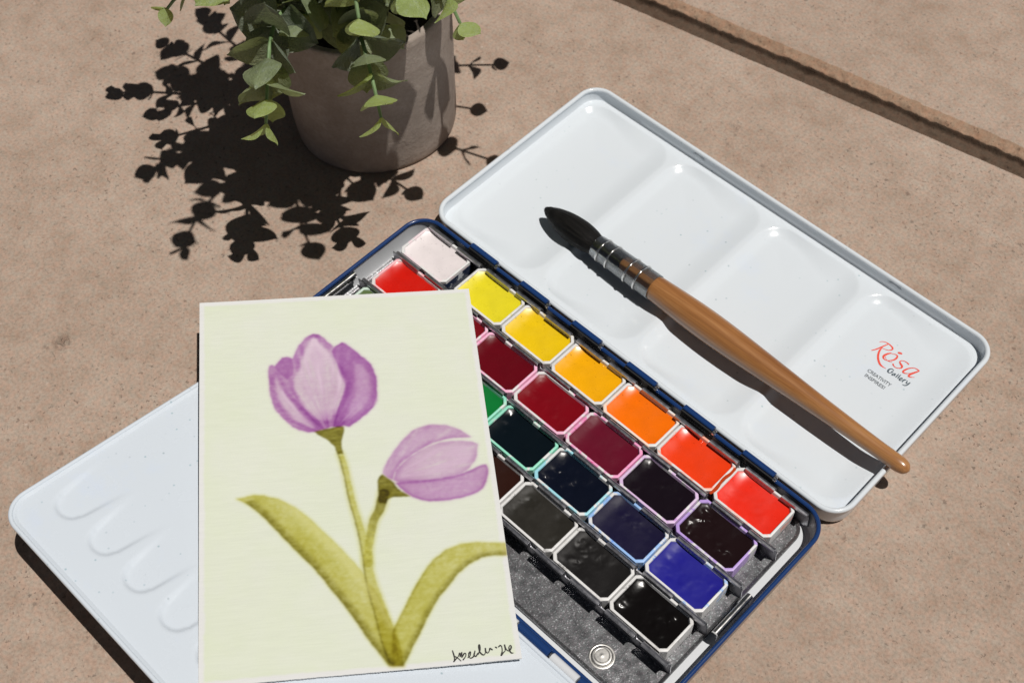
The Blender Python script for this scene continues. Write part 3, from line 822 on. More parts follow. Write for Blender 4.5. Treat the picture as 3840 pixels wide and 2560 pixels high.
for i, (row, u0, col, (ro, bu, sp), lump, stain, amt, dust, lab) in enumerate(PANS):
    v0 = ROWV[row]
    jit = math.radians(random.uniform(-0.5, 0.5))
    t = thing('paint_pan', lab, 'paint pan', (u0 + PAN_LU / 2, v0 + PAN_LV / 2, 2.05), 'watercolour pans clipped in the tin')
    mbp = MB()
    mbp.v = [(x - PAN_LU / 2, y - PAN_LV / 2, z - 2.05) for x, y, z in PAN_V]
    mbp.f = list(PAN_F)
    mbp.build('pan_cup', plastic('pan_plastic', stain, amt, col), t, True, 28)
    # cake of paint: meniscus at the walls, lumps in the middle
    nx, ny = 66, 46
    rng = np.random.default_rng(100 + i)
    f = (vnoise2(ny, nx, 13, rng) * 1.0 + vnoise2(ny, nx, 6, rng) * 0.7 + vnoise2(ny, nx, 3.2, rng) * 0.30) / 2.0 - 0.5
    f2 = vnoise2(ny, nx, 2.3, rng)
    mask = np.clip(vnoise2(ny, nx, 16, rng) * 2.4 - 0.8, 0, 1)
    off, ch = 1.06, 1.72
    hu, hv = PAN_LU / 2 - off, PAN_LV / 2 - off
    P = []
    for r in range(ny):
        y = -hv + 2 * hv * r / (ny - 1)
        d = hv - abs(y)
        ins = max(ch - d, 0)
        rowp = []
        for q in range(nx):
            x = -(hu - ins) + 2 * (hu - ins) * q / (nx - 1)
            dx, dy = hu - abs(x), hv - abs(y)
            dd = min(dx, dy, (dx + dy - ch) / 1.414)
            dd = max(dd, 0)
            # poured paint shrinks into a dish: higher at the walls
            dish = 0.12 * math.exp(-dd / 0.6) + 0.32 * splus(3.6 - x - hu, 0.9) + 0.20 * math.exp(-max(hu - x, 0) / 2.5) + 0.145 * splus(3.4 - hv + y, 0.9)
            z = 8.60 + dish + lump * (f[r, q] * 1.5) * sstep(0.2, 3.5, dd) * mask[r, q] * 1.6 + lump * 0.35 * max(f2[r, q] - 0.80, 0) * 3.5 * mask[r, q] * sstep(0.5, 2.5, dd)
            rowp.append((x, y, z - 2.05))
        P.append(rowp)
    mbp = MB()
    mbp.grid(P)
    mbp.build('paint_cake', paint_mat('watercolour', col, ro, bu, sp, dust), t, True, None)
    if i == 0:
        mbp = MB()
        mbp.skin([[(x - PAN_LU / 2, y - PAN_LV / 2, z - 2.05) for x, y, z in octo(o_, z_, 1.7)] for o_, z_ in ((0.24, 2.6), (0.04, 8.6), (0.16, 8.9))], True)
        mw = NT('foil_wrapper')
        vv = mw.coord()
        st = mw.ramp(mw.noise(vv, 380, 2, 0.5, 0.8), [(0.60, 0.0), (0.64, 1.0)])
        mw.bsdf(mw.mix(st, (0.012, 0.02, 0.05, 1), (0.5, 0.52, 0.55, 1)), 0.3, spec=0.6)
        mbp.build('wrapper', mw.m, t, True, 28, 'dark navy wrapper with pale print')

# smear of red between the last two pans of the hinge row
mb = MB()
pts = []
random.seed(5)
for s in np.linspace(0, 1, 26):
    pts.append((166.25 + 0.25 * math.sin(s * 9), 81.2 + 13.2 * s, 0.9 + 0.5 * abs(math.sin(s * 7)) * (1 - s * 0.4)))
ribbon(mb, pts, 10.54, 1)
red_smear = [o for o in COL.objects if o.get('label', '').startswith('orange red paint pan')][0]
mb.v = [(x - (140.5 + PAN_LU / 2), y - (ROWV[0] + PAN_LV / 2), z - 2.05) for x, y, z in mb.v]
mb.build('paint_smear', paint_mat('smear', (0.45, 0.05, 0.01, 1), 0.15, 0.5), red_smear, True, None)

# ------------------------------------------------------------------ paintbrush
tip, tail = Vector((35.4, 135.4, 11.0)), Vector((212.2, 132.9, 15.4))
bx = (tail - tip).normalized()
by = Vector((0, 0, 1)).cross(bx).normalized()
bz = bx.cross(by)
BR = Matrix((bx, by, bz)).transposed()
brush = thing('paintbrush', 'mop paintbrush with black hair, clear wired ferrule and varnished wooden handle', 'paintbrush', tip, None, BR)
LEN = (tail - tip).length
def parent_local(o, p):
    o.parent = p
    o.matrix_parent_inverse = Matrix.Identity(4)

m = NT('black_hair')
v = m.coord('Object', (18, 900, 900))
h = m.noise(v, 1.0, 3, 0.6)
m.bsdf(m.ramp(h, [(0.3, (0.004, 0.004, 0.004, 1)), (0.75, (0.016, 0.015, 0.014, 1))]), 0.42, normal=m.bump(h, 0.6, 0.0008), spec=0.07)
M['hair'] = m.m
mb = MB()
hp = catmull([(0, 0.35), (1.2, 1.45), (4, 3.0), (9, 4.55), (14, 5.4), (19, 5.65), (24, 5.2), (28, 4.4), (33, 3.9), (43.5, 3.9)], 5)
n = 44
loops = []
for s, r in hp:
    fade = 1 if s < 27 else 0.2
    loops.append([(s + (0.4 * math.sin(k * 5.1) if s < 3 else 0), r * (1 + 0.018 * fade * math.sin(k * 3.7 + s * 0.15) + 0.012 * fade * math.sin(k * 9.1)) * math.cos(2 * math.pi * k / n),
                   (r * (1 + 0.018 * fade * math.sin(k * 3.7 + s * 0.15))) * 0.94 * math.sin(2 * math.pi * k / n)) for k in range(n)])
mb.skin(loops, True, True, True)
# stray hairs along the outline
for k in range(26):
    a = random.uniform(0, 2 * math.pi)
    s0 = random.uniform(4, 24)
    r0 = np.interp(s0, [p[0] for p in hp], [p[1] for p in hp])
    l = random.uniform(5, 10)
    s1 = max(s0 - l, -0.6)
    r1 = np.interp(max(s1, 0), [p[0] for p in hp], [p[1] for p in hp]) + random.uniform(0.1, 0.5)
    tube(mb, [(s0, r0 * 0.97 * math.cos(a), r0 * 0.92 * math.sin(a)), ((s0 + s1) / 2, (r0 + r1) / 2 * 1.03 * math.cos(a), (r0 + r1) / 2 * 0.98 * math.sin(a)),
              (s1, r1 * math.cos(a), r1 * 0.95 * math.sin(a))], [0.05, 0.04, 0.02], 4)
mb.build('brush_hair', M['hair'], brush)

m = NT('varnished_wood')
v = m.coord('Object', (10, 230, 230))
g1 = m.noise(v, 1.0, 5, 0.6, 0.6)
v2 = m.coord('Object', (60, 2400, 2400))
g2 = m.noise(v2, 1.0, 3, 0.6)
c = m.ramp(g1, [(0.28, lin(122, 78, 43)), (0.5, lin(155, 106, 60)), (0.72, lin(176, 129, 82))])
c = m.mix(m.ramp(g2, [(0.35, 0.0), (0.72, 0.5)]), c, lin(116, 70, 37))
m.bsdf(c, 0.34, coat=0.6, coat_rough=0.16, normal=m.bump(g2, 0.08, 0.0005))
M['wood'] = m.m
mb = MB()
wp = catmull([(43.0, 3.0), (43.6, 3.9), (58.4, 4.72), (59.6, 5.05), (62, 5.2), (70, 5.6), (80, 5.95), (90, 5.95), (102, 5.55), (118, 4.8), (135, 4.0), (150, 3.45), (162, 3.1), (169, 3.05),
              (LEN - 4.0, 2.95), (LEN - 1.5, 2.3), (LEN - 0.3, 1.0)], 5) + [(LEN, 0.02)]
lathe(mb, wp, 48, 'x', True, True)
mb.build('handle', M['wood'], brush)

m = NT('clear_plastic')
tr = m.n('ShaderNodeBsdfTransparent')
tr.inputs['Color'].default_value = (0.90, 0.91, 0.91, 1)
gl = m.n('ShaderNodeBsdfGlossy')
gl.inputs['Roughness'].default_value = 0.12
gl.inputs['Color'].default_value = (0.95, 0.96, 0.97, 1)
lw_ = m.n('ShaderNodeLayerWeight')
lw_.inputs['Blend'].default_value = 0.42
mx = m.n('ShaderNodeMixShader')
m.set(mx.inputs[0], m.math('ADD', m.math('MULTIPLY', lw_.outputs['Fresnel'], 0.8), 0.03, True))
m.t.links.new(tr.outputs[0], mx.inputs[1])
m.t.links.new(gl.outputs[0], mx.inputs[2])
df = m.n('ShaderNodeBsdfDiffuse')
df.inputs['Color'].default_value = (0.62, 0.65, 0.68, 1)
mx2 = m.n('ShaderNodeMixShader')
m.set(mx2.inputs[0], m.math('MULTIPLY', lw_.outputs['Facing'], 0.05, True))
m.t.links.new(mx.outputs[0], mx2.inputs[1])
m.t.links.new(df.outputs[0], mx2.inputs[2])
m.t.links.new(mx2.outputs[0], m.out.inputs['Surface'])
M['clear'] = m.m
mb = MB()
out_p = [(28.6, 4.62), (29.2, 4.75), (36, 4.95), (45, 5.15), (58.6, 5.42), (59.0, 5.35)]
in_p = [(59.0, 5.18), (58.0, 5.10), (45, 4.80), (36, 4.55), (29.2, 4.35), (28.6, 4.40)]
loops = [[(s, r * math.cos(2 * math.pi * k / 40), r * math.sin(2 * math.pi * k / 40)) for k in range(40)] for s, r in out_p + in_p]
loops.append(loops[0])
mb.skin(loops, True)
ferr = mb.build('ferrule', M['clear'], brush, True, 50)
for s in (32.2, 37.3, 47.0, 52.2):
    mb = MB()
    R_ = np.interp(s, [p[0] for p in out_p], [p[1] for p in out_p]) + 0.12
    for j in (0,):
        lp = []
        for k in range(40):
            a = 2 * math.pi * k / 40
            lp.append((s + 0.25 * math.sin(a), R_ * math.cos(a), R_ * math.sin(a)))
        loops = []
        for q in range(9):
            b_ = 2 * math.pi * q / 8
            loops.append([(x + 0.42 * math.cos(b_), y * (1 + 0.36 * math.sin(b_) / R_), z * (1 + 0.36 * math.sin(b_) / R_)) for x, y, z in lp])
        mb.skin(loops, True)
    mb.build('wire_band', M['bright'], ferr)

# ------------------------------------------------------------------ painting
PW, PH = 101.4, 151.63
P0 = Vector((98.7949, -88.8791, 26.7933)); PR = 0.901096
pex = Vector((math.cos(PR), math.sin(PR), -0.109675)); pey = Vector((-math.sin(PR), math.cos(PR), -0.017039))
sx_, sy_ = pex.length, pey.length
pex.normalize(); pey = (pey - pex * pey.dot(pex)).normalized(); pen = pex.cross(pey)
painting = thing('painting', 'small watercolour painting of two purple tulips on pale yellow paper', 'painting', P0, None, Matrix((pex, pey, pen)).transposed())

STEP = 0.25
gx = np.arange(0, PW + STEP / 2, PW / round(PW / STEP)); gy = np.arange(0, PH + STEP / 2, PH / round(PH / STEP))
NXP, NYP = len(gx), len(gy)
X, Y = np.meshgrid(gx, gy)
prng = np.random.default_rng(3)
def fbm(cx, cy, oct_=4, rough=0.55):
    out = np.zeros_like(X); amp = 1; tot = 0
    for _ in range(oct_):
        ny_, nx_ = int(PH / cy) + 3, int(PW / cx) + 3
        g = prng.random((ny_, nx_))
        yy, xx = Y / cy, X / cx
        yi, xi = yy.astype(int), xx.astype(int)
        fy, fx = yy - yi, xx - xi
        fy = fy * fy * (3 - 2 * fy); fx = fx * fx * (3 - 2 * fx)
        out += amp * ((g[yi, xi] * (1 - fx) + g[yi, xi + 1] * fx) * (1 - fy) + (g[yi + 1, xi] * (1 - fx) + g[yi + 1, xi + 1] * fx) * fy)
        tot += amp; amp *= rough; cx /= 2.1; cy /= 2.1
    return out / tot
def sdf(poly):
    """signed distance in mm, positive inside"""
    pts = np.array([p[:2] for p in poly], float)
    d = np.full(X.shape, 99.0); ins = np.zeros(X.shape, bool)
    x0, y0 = pts.min(0) - 4; x1, y1 = pts.max(0) + 4
    jx = (gx >= x0) & (gx <= x1); jy = (gy >= y0) & (gy <= y1)
    sl = np.ix_(jy, jx)
    xs, ys = X[sl], Y[sl]
    dd = np.full(xs.shape, 99.0); ii = np.zeros(xs.shape, bool)
    for a, b in zip(pts, np.roll(pts, -1, 0)):
        e = b - a
        t = np.clip(((xs - a[0]) * e[0] + (ys - a[1]) * e[1]) / (e @ e + 1e-9), 0, 1)
        dd = np.minimum(dd, np.hypot(xs - a[0] - t * e[0], ys - a[1] - t * e[1]))
        cr_ = ((a[1] > ys) != (b[1] > ys)) & (xs < (b[0] - a[0]) * (ys - a[1]) / (b[1] - a[1] + 1e-12) + a[0])
        ii ^= cr_
    d[sl] = dd; ins[sl] = ii
    return np.where(ins, d, -d)
def sdf_line(pts):
    P = catmull(pts, 5)
    d = np.full(X.shape, -99.0); tt = np.zeros(X.shape); side = np.zeros(X.shape)
    n_ = len(P) - 1
    for i in range(n_):
        a, b = np.array(P[i]), np.array(P[i + 1])
        e = b[:2] - a[:2]
        t = np.clip(((X - a[0]) * e[0] + (Y - a[1]) * e[1]) / (e @ e + 1e-9), 0, 1)
        px, py = X - a[0] - t * e[0], Y - a[1] - t * e[1]
        dist = (a[2] + (b[2] - a[2]) * t) / 2 - np.hypot(px, py)
        s_ = (e[0] * py - e[1] * px) / (np.hypot(*e) + 1e-9)
        up_ = dist > d
        side = np.where(up_, s_, side); tt = np.where(up_, (i + t) / n_, tt); d = np.maximum(d, dist)
    return d, tt, side
ss = lambda a, b, x: (lambda t: t * t * (3 - 2 * t))(np.clip((x - a) / (b - a), 0, 1))
gran = fbm(0.9, 0.9, 2); gran2 = fbm(2.2, 0.7, 3); rag = fbm(2.4, 2.4, 4); soft = fbm(14, 14, 4); laid = fbm(6.0, 0.55, 2)
L3 = lambda r, g, b: np.array(lin(r, g, b)[:3])
paper = L3(227, 228, 227); wash = L3(222, 231, 210)
IMG = np.ones(X.shape + (3,)) * paper
edge = np.minimum(np.minimum(X, PW - X), np.minimum(Y, PH - Y)) + (rag - 0.5) * 1.0 - 1.75
# wash is thin, puddled a little darker along its border and in soft clouds
wd = ss(-0.25, 0.35, edge) * (0.86 + 0.30 * np.exp(-np.clip(edge, 0, 99) / 1.6) + (soft - 0.5) * 0.7 + (gran - 0.5) * 0.10 + 0.18 * ss(20, 0, X))
ab = -np.log(np.clip(wash / paper, 0.05, 1))
IMG *= np.exp(-wd[..., None] * ab)
def glaze(mask, dens, col, base=wash):
    """lay a transparent pigment of colour col (over base) with the given density"""
    a_ = -1.06 * np.log(np.clip(np.array(col) / np.array(base), 0.02, 1.0))
    IMG[:] = IMG * np.exp(-(mask * dens)[..., None] * a_)
PU_M = L3(187, 152, 183)
def petal(poly, dens, edge_k=0.5, edge_w=0.7, halo=0.25, streak=None, col=PU_M, soft_edge=0.25, rg=0.5):
    s_ = sdf(poly) + (rag - 0.5) * rg
    mk = ss(-soft_edge, soft_edge, s_)
    dn = dens * (0.92 + 0.5 * (soft - 0.5) + 0.35 * (gran - 0.5) + 0.22 * (gran2 - 0.5)) + edge_k * np.exp(-np.clip(s_, 0, 99) / edge_w)
    if streak is not None:
        dn = dn + streak
    glaze(mk, np.clip(dn, 0, 3), col)
    if halo:
        glaze(ss(-1.1, -0.1, s_) * (1 - mk), halo * np.ones_like(X), col)
    return s_
def polar_streak(cx, cy, k, seed_amp):
    a_ = np.arctan2(Y - cy, X - cx); r_ = np.hypot(X - cx, Y - cy)
    lat = prng.random(4000)
    u = (a_ + math.pi) * k
    i_ = u.astype(int) % 3999; f_ = u - np.floor(u)
    l1 = lat[i_] * (1 - f_) + lat[i_ + 1] * f_
    v_ = r_ / 7.0
    j_ = (v_.astype(int) * 37) % 900
    l2 = lat[(i_ + j_) % 3999] * (1 - f_) + lat[(i_ + 1 + j_) % 3999] * f_
    fv = v_ - np.floor(v_)
    j2 = ((v_.astype(int) + 1) * 37) % 900
    l3 = lat[(i_ + j2) % 3999] * (1 - f_) + lat[(i_ + 1 + j2) % 3999] * f_
    return seed_amp * (0.4 * l1 + 0.6 * (l2 * (1 - fv) + l3 * fv) - 0.5)
D_ = DATA
# first tulip: one wash for the whole head, then petals worked into it
base1 = np.mean(np.array(D_['CAL1'][:4]), 0)
st1 = polar_streak(base1[0], base1[1] - 3, 26, 0.95)
s_out = petal(D_['T1_OUT'], 0.66, 0.34, 0.7, 0.16, st1 * 0.5, rg=0.9)
ins1 = ss(-0.2, 0.2, s_out)
s_mid = sdf(D_['T1_MID']) + (rag - 0.5) * 0.8
s_r = sdf(D_['T1_RIGHT']); s_ri = sdf(D_['T1_RIN']); s_l = sdf(D_['T1_LEFT']); s_lt = sdf(D_['T1_LTOP']); s_li = sdf(D_['T1_LIGHT'])
glaze(ins1 * ss(-0.4, 0.4, s_r) * ss(0.6, -0.9, s_mid), 0.42 + 0.8 * st1 * ss(9, 2, s_ri * 0 + np.hypot(X - base1[0], Y - base1[1]) * 0.5) + 0.62 * ss(1.8, -0.6, s_ri) + 0.25 * (gran - 0.5), PU_M)
glaze(ins1 * ss(-0.4, 0.5, s_lt) * ss(0.4, -0.5, s_mid), 0.75 + 0.3 * (gran - 0.5), PU_M)
glaze(ins1 * ss(1.6, -0.3, s_l) * ss(0.3, -0.6, s_mid) * ss(-0.2, -1.6, s_r), 0.42 + 0.3 * st1, PU_M)
# dark lines between petals
glaze(ins1 * np.exp(-(np.abs(s_mid + 0.8) / 1.3) ** 2), np.clip(0.30 + 0.9 * st1 + 0.5 * (gran2 - 0.5), 0, 2), PU_M)
glaze(ins1 * np.exp(-(np.abs(s_l + 0.6) / 0.9) ** 2), np.clip(0.40 + 0.8 * (gran2 - 0.5), 0, 2), PU_M)
# lifted lights: middle petal pale at the tip, streaked below
tipy = max(p[1] for p in D_['T1_MID']); boty = min(p[1] for p in D_['T1_MID'])
tt_ = np.clip((tipy - Y) / (tipy - boty), 0, 1)
def lift(mask, amt, col):
    m_ = np.clip(mask * amt, 0, 1)[..., None]
    IMG[:] = IMG * (1 - m_) + np.array(col) * m_
lift(ss(0.1, 1.0, s_mid), np.clip(0.85 - 1.45 * tt_ + 2.6 * st1 * ss(0.22, 0.45, tt_), 0, 0.9), L3(218, 196, 214))
lift(ss(0.2, 1.2, s_mid) * ss(3.4, 1.2, s_mid), np.clip(0.55 - 0.5 * tt_ + st1, 0, 0.7), L3(220, 200, 216))
lift(ss(-0.2, 0.6, s_li), 0.55 + st1, L3(218, 196, 214))
lift(ss(0.3, 1.5, s_l), 0.18 + 0.9 * np.clip(st1, 0, 1), L3(214, 188, 212))
lift(ins1 * ss(0.4, 3.0, s_ri), 0.22 + 0.4 * st1, L3(205, 172, 206))
# shade at the foot of the head
foot = np.hypot((X - base1[0]) / 1.5, Y - base1[1] - 1)
glaze(ins1 * ss(8.5, 1.0, foot), 0.62 + 0.9 * st1, PU_M)
# second tulip, lying over to the right
base2 = np.array(D_['CAL2'][2][:2])
st2 = polar_streak(base2[0] - 3, base2[1] + 1, 30, 0.95)
petal(D_['T2_TOP'], 0.82, 0.25, 0.8, 0.14, st2 * 0.5)
s2t = sdf(D_['T2_TOP'])
petal(D_['T2_MID'], 0.66, 0.28, 0.8, 0.14, st2 * 0.6 + 0.25 * ss(16, 2, np.hypot(X - base2[0], Y - base2[1])))
s2m = sdf(D_['T2_MID']) + (rag - 0.5) * 0.6
petal(D_['T2_BOT'], 1.05, 0.60, 0.55, 0.18, st2 * 0.25)
s2b = sdf(D_['T2_BOT'])
lift(ss(0.8, 2.6, s2m) * ss(0.2, -0.4, s2b), np.clip(0.28 + 1.4 * st2, 0, 0.6), L3(216, 192, 212))
mid_top = ss(-0.3, 0.3, s2t) * ss(2.6, 0.0, s2t) * ss(2.0, -1.0, np.abs(s2m + 1.2))
glaze(mid_top, 0.45 + 0.2 * (gran - 0.5), PU_M)
glaze(ss(-0.3, 0.3, s2b) * ss(1.4, 0.0, s2b), 0.30 + 0 * X, PU_M)
lift(ss(0.8, 3.0, s2b), 0.16 + 0.6 * st2, L3(206, 168, 204))
lift(ss(1.0, 3.5, s2t), 0.14 + 0.7 * st2, L3(212, 186, 210))
# leaves and stems in olive
OL, OL_D = L3(183, 183, 90), L3(120, 116, 40)
def leafy(poly, shade_dir, amt=0.8, dens=0.8, fade=None):
    s_ = sdf(poly) + (rag - 0.5) * 0.5
    mk = ss(-0.3, 0.3, s_)
    d_ = dens * (0.9 + 0.55 * (soft - 0.5) + 0.5 * (gran - 0.5) + 0.35 * (gran2 - 0.5))
    if fade is not None:
        d_ = d_ * fade
    d_ = d_ + 0.22 * np.exp(-np.clip(s_, 0, 99) / 0.6)
    glaze(mk, np.clip(d_, 0, 3), OL)
    glaze(ss(-1.2, -0.1, s_) * (1 - mk), 0.16 + 0 * X, OL)
    # darker band along one side
    q = np.clip(shade_dir, 0, 1)
    glaze(mk * q, amt * (0.7 + 0.9 * (gran2 - 0.3) + 0.5 * (gran - 0.5)), OL_D, OL)
    return s_
def side_of(pts):
    """distance from an open edge line (for the dark side of a leaf)"""
    P = np.array(pts, float); dd = np.full(X.shape, 99.0)
    for a, b in zip(P[:-1], P[1:]):
        e = b - a
        t = np.clip(((X - a[0]) * e[0] + (Y - a[1]) * e[1]) / (e @ e + 1e-9), 0, 1)
        dd = np.minimum(dd, np.hypot(X - a[0] - t * e[0], Y - a[1] - t * e[1]))
    return dd
lf1, lf2 = D_['LEAF1'], D_['LEAF2']
low1 = side_of(lf1[17:]); low2 = side_of(lf2[10:21]); up2 = side_of(lf2[:6])
d_, tt1, sd1 = sdf_line(D_['STEM1'])
mk = ss(-0.3, 0.35, d_ + (rag - 0.5) * 0.5)
glaze(mk, 0.72 + 0.5 * (gran2 - 0.5) + 0.3 * (gran - 0.5), OL)
glaze(ss(-1.6, -0.1, d_) * (1 - mk), 0.18 + 0 * X, OL)
glaze(mk * ss(0.9, 0.1, d_) * ss(0.4, -0.4, sd1), 0.75 + 0.8 * (gran - 0.5), OL_D, OL)
d2_, tt2, sd2 = sdf_line(D_['STEM2'])
mk2 = ss(-0.3, 0.35, d2_ + (rag - 0.5) * 0.5)
glaze(mk2 * (1 - 0.5 * mk), 0.8 + 0.5 * (gran2 - 0.5), OL)
glaze(ss(-1.6, -0.1, d2_) * (1 - mk2) * (1 - mk), 0.2 + 0 * X, OL)
glaze(mk2, np.clip(0.9 - 1.3 * tt2, 0, 1) + 0.5 * (gran - 0.5), OL_D, OL)
leafy(lf1, ss(3.6, 0.2, low1) * 0.9 + 0.5 * ss(0, 1, (98 - X * 0 - Y) / 999), 0.85, 0.85, 0.62 + 0.55 * ss(14, 2, low1))
lift(ss(-0.3, 0.6, sdf(lf1)) * ss(6.5, 10.0, low1), 0.42 + 0.5 * (soft - 0.5), L3(212, 210, 140))
leafy(lf2, ss(2.6, 0.2, low2) * 0.8 + ss(1.2, 0.2, up2) * 0.25, 0.8, 0.95)
for cal in ('CAL1', 'CAL2'):
    s_ = sdf(D_[cal]) + (rag - 0.5) * 0.7
    mk = ss(-0.25, 0.25, s_)
    glaze(mk, 0.9 + 0.4 * (gran - 0.5), OL)
    glaze(mk, 0.75 + 1.3 * (gran2 - 0.45) + 0.35 * np.exp(-np.clip(s_, 0, 9) / 0.5), OL_D, OL)
for ax in (0, 1):                       # wet edges bleed a little
    IMG = 0.5 * IMG + 0.25 * (np.roll(IMG, 1, ax) + np.roll(IMG, -1, ax))
    IMG = 0.5 * IMG + 0.25 * (np.roll(IMG, 1, ax) + np.roll(IMG, -1, ax))
# laid-paper tooth catches the pigment
IMG *= (1 + (laid - 0.5) * 0.05)[..., None]
IMG = np.clip(IMG * 0.81, 0.002, 0.9)

TH = 0.55
curl = lambda x, y: 0.9 * ((x / PW - 0.5) ** 2) + 0.5 * ((y / PH - 0.5) ** 2) + 0.22 * np.sin(x / 17.0 + y / 31.0) + 0.15 * np.sin(y / 13.0 - x / 29.0 + 1.0)
co = np.stack([X * sx_, Y * sy_, curl(X, Y)], -1).reshape(-1, 3) * K
nv = len(co)
idx = np.arange(nv).reshape(NYP, NXP)
quads = np.stack([idx[:-1, :-1], idx[:-1, 1:], idx[1:, 1:], idx[1:, :-1]], -1).reshape(-1, 4)
ring = np.concatenate([idx[0, :-1], idx[:-1, -1], idx[-1, :0:-1], idx[:0:-1, 0]])
rag_e = (prng.random(len(ring)) - 0.5) * 0.22 * K
co2 = co[ring].copy(); co2[:, 2] -= TH * K
cen = np.array([PW * sx_ / 2, PH * sy_ / 2, 0]) * K
dirv = co2 - cen; dirv[:, 2] = 0; dirv /= np.linalg.norm(dirv, axis=1)[:, None]
co2 += dirv * rag_e[:, None]
r2 = np.arange(len(ring)) + nv
sk = np.stack([ring, np.roll(ring, -1), np.roll(r2, -1), r2], -1)[:, ::-1]
me = bpy.data.meshes.new('paper_sheet')
allv = np.concatenate([co, co2])
faces = [tuple(q) for q in quads.tolist()] + [tuple(q) for q in sk.tolist()] + [tuple(reversed(r2.tolist()))]
me.from_pydata(allv.tolist(), [], faces)
ca = me.color_attributes.new('pigment', 'FLOAT_COLOR', 'POINT')
cols = np.concatenate([IMG.reshape(-1, 3), np.tile(paper * 0.8, (len(ring), 1))])
cols = np.concatenate([cols, np.ones((len(cols), 1))], 1).astype(np.float32)
ca.data.foreach_set('color', cols.ravel())
m = NT('painted_paper')
at = m.n('ShaderNodeAttribute', attribute_name='pigment')
v = m.coord('Object', (160, 1700, 1))
lw = m.noise(v, 1.0, 2, 0.5)
fb = m.noise(m.coord(), 2200, 3, 0.6)
m.bsdf(at.outputs['Color'], 0.85, spec=0.2, normal=m.bump(m.math('ADD', lw, m.math('MULTIPLY', fb, 0.8)), 0.22, 0.0004))
me.materials.append(m.m)
me.update()
sheet = bpy.data.objects.new('paper_sheet', me)
COL.objects.link(sheet)
sheet.parent = painting
mb = MB()
for i, s in enumerate(D_['SIGN']):
    w = [0.40 + 0.10 * math.sin(j * 1.7 + i) for j in range(len(s))]
    ribbon(mb, [(x * sx_, y * sy_, ww) for (x, y), ww in zip(s, w)], 0.26 + 0.02 * i, 6)
mb.v = [(x, y, z + curl(x, y) - 0.2) for x, y, z in mb.v]
mb.build('signature', M['ink_pen'], painting, False, None, 'black handwritten signature and year')

# ------------------------------------------------------------------ potted eucalyptus
PC = Vector((-62.0, 130.5, 0))
plant = thing('potted_eucalyptus', 'eucalyptus plant with round green leaves in a rough grey cement pot', 'potted plant', PC)
m = NT('cement_pot')
v = m.coord()
a = m.noise(v, 45, 6, 0.65)
b = m.noise(v, 700, 4, 0.6)
band = m.noise(m.coord('Object', (12, 12, 160)), 1.0, 4, 0.6)
c = m.ramp(a, [(0.3, lin(140, 129, 120)), (0.55, lin(160, 149, 140)), (0.75, lin(176, 166, 158))])
c = m.mix(m.ramp(b, [(0.35, 0.0), (0.75, 0.35)]), c, lin(118, 106, 97))
scr = m.ramp(m.noise(m.coord('Object', (90, 90, 420)), 1.0, 4, 0.7, 1.0), [(0.66, 0.0), (0.70, 1.0)])
c = m.mix(m.math('MULTIPLY', scr, 0.22), c, lin(196, 186, 174))
h = m.math('ADD', m.math('MULTIPLY', b, 0.35), m.math('ADD', a, m.math('MULTIPLY', band, 0.5)))
m.bsdf(c, 0.9, spec=0.2, normal=m.bump(h, 0.55, 0.0010))
M['cement'] = m.m
mb = MB()
prof = [(0.25, 33.6), (0.5, 34.4), (1.1, 34.9), (2.5, 35.1), (10, 35.4), (22, 35.8), (45, 36.2), (66, 36.5), (69.0, 36.5), (70.0, 36.0), (70.2, 35.2), (70.0, 33.6), (69.0, 33.0), (60, 32.5), (52, 32)]
n = 72
loops = []
for z, r in prof:
    loops.append([((r + 0.18 * math.sin(3 * t + z * 0.1) + 0.12 * math.sin(7 * t + z * 0.3)) * math.cos(t), (r + 0.18 * math.sin(3 * t + z * 0.1) + 0.12 * math.sin(7 * t + z * 0.3)) * math.sin(t), z)
                  for t in (2 * math.pi * k / n for k in range(n))])
mb.skin(loops, True, True, False)
mb.build('pot', M['cement'], plant, True, 50)
m = NT('dark_soil')
v = m.coord()
m.bsdf(m.ramp(m.noise(v, 400, 5, 0.7), [(0.3, (0.008, 0.006, 0.004, 1)), (0.7, (0.035, 0.026, 0.018, 1))]), 0.95, normal=m.bump(m.noise(v, 300, 5, 0.7), 1.0, 0.002))
mb = MB()
rows = [[(r * math.cos(2 * math.pi * k / 40), r * math.sin(2 * math.pi * k / 40), 60 + 2.5 * math.sin(k * 1.3 + r) * (r < 30) + (32.4 - r) * 0.08) for k in range(40)] for r in (32.4, 26, 18, 10, 3)]
mb.skin(rows, True, False, True)
mb.build('soil', m.m, plant)

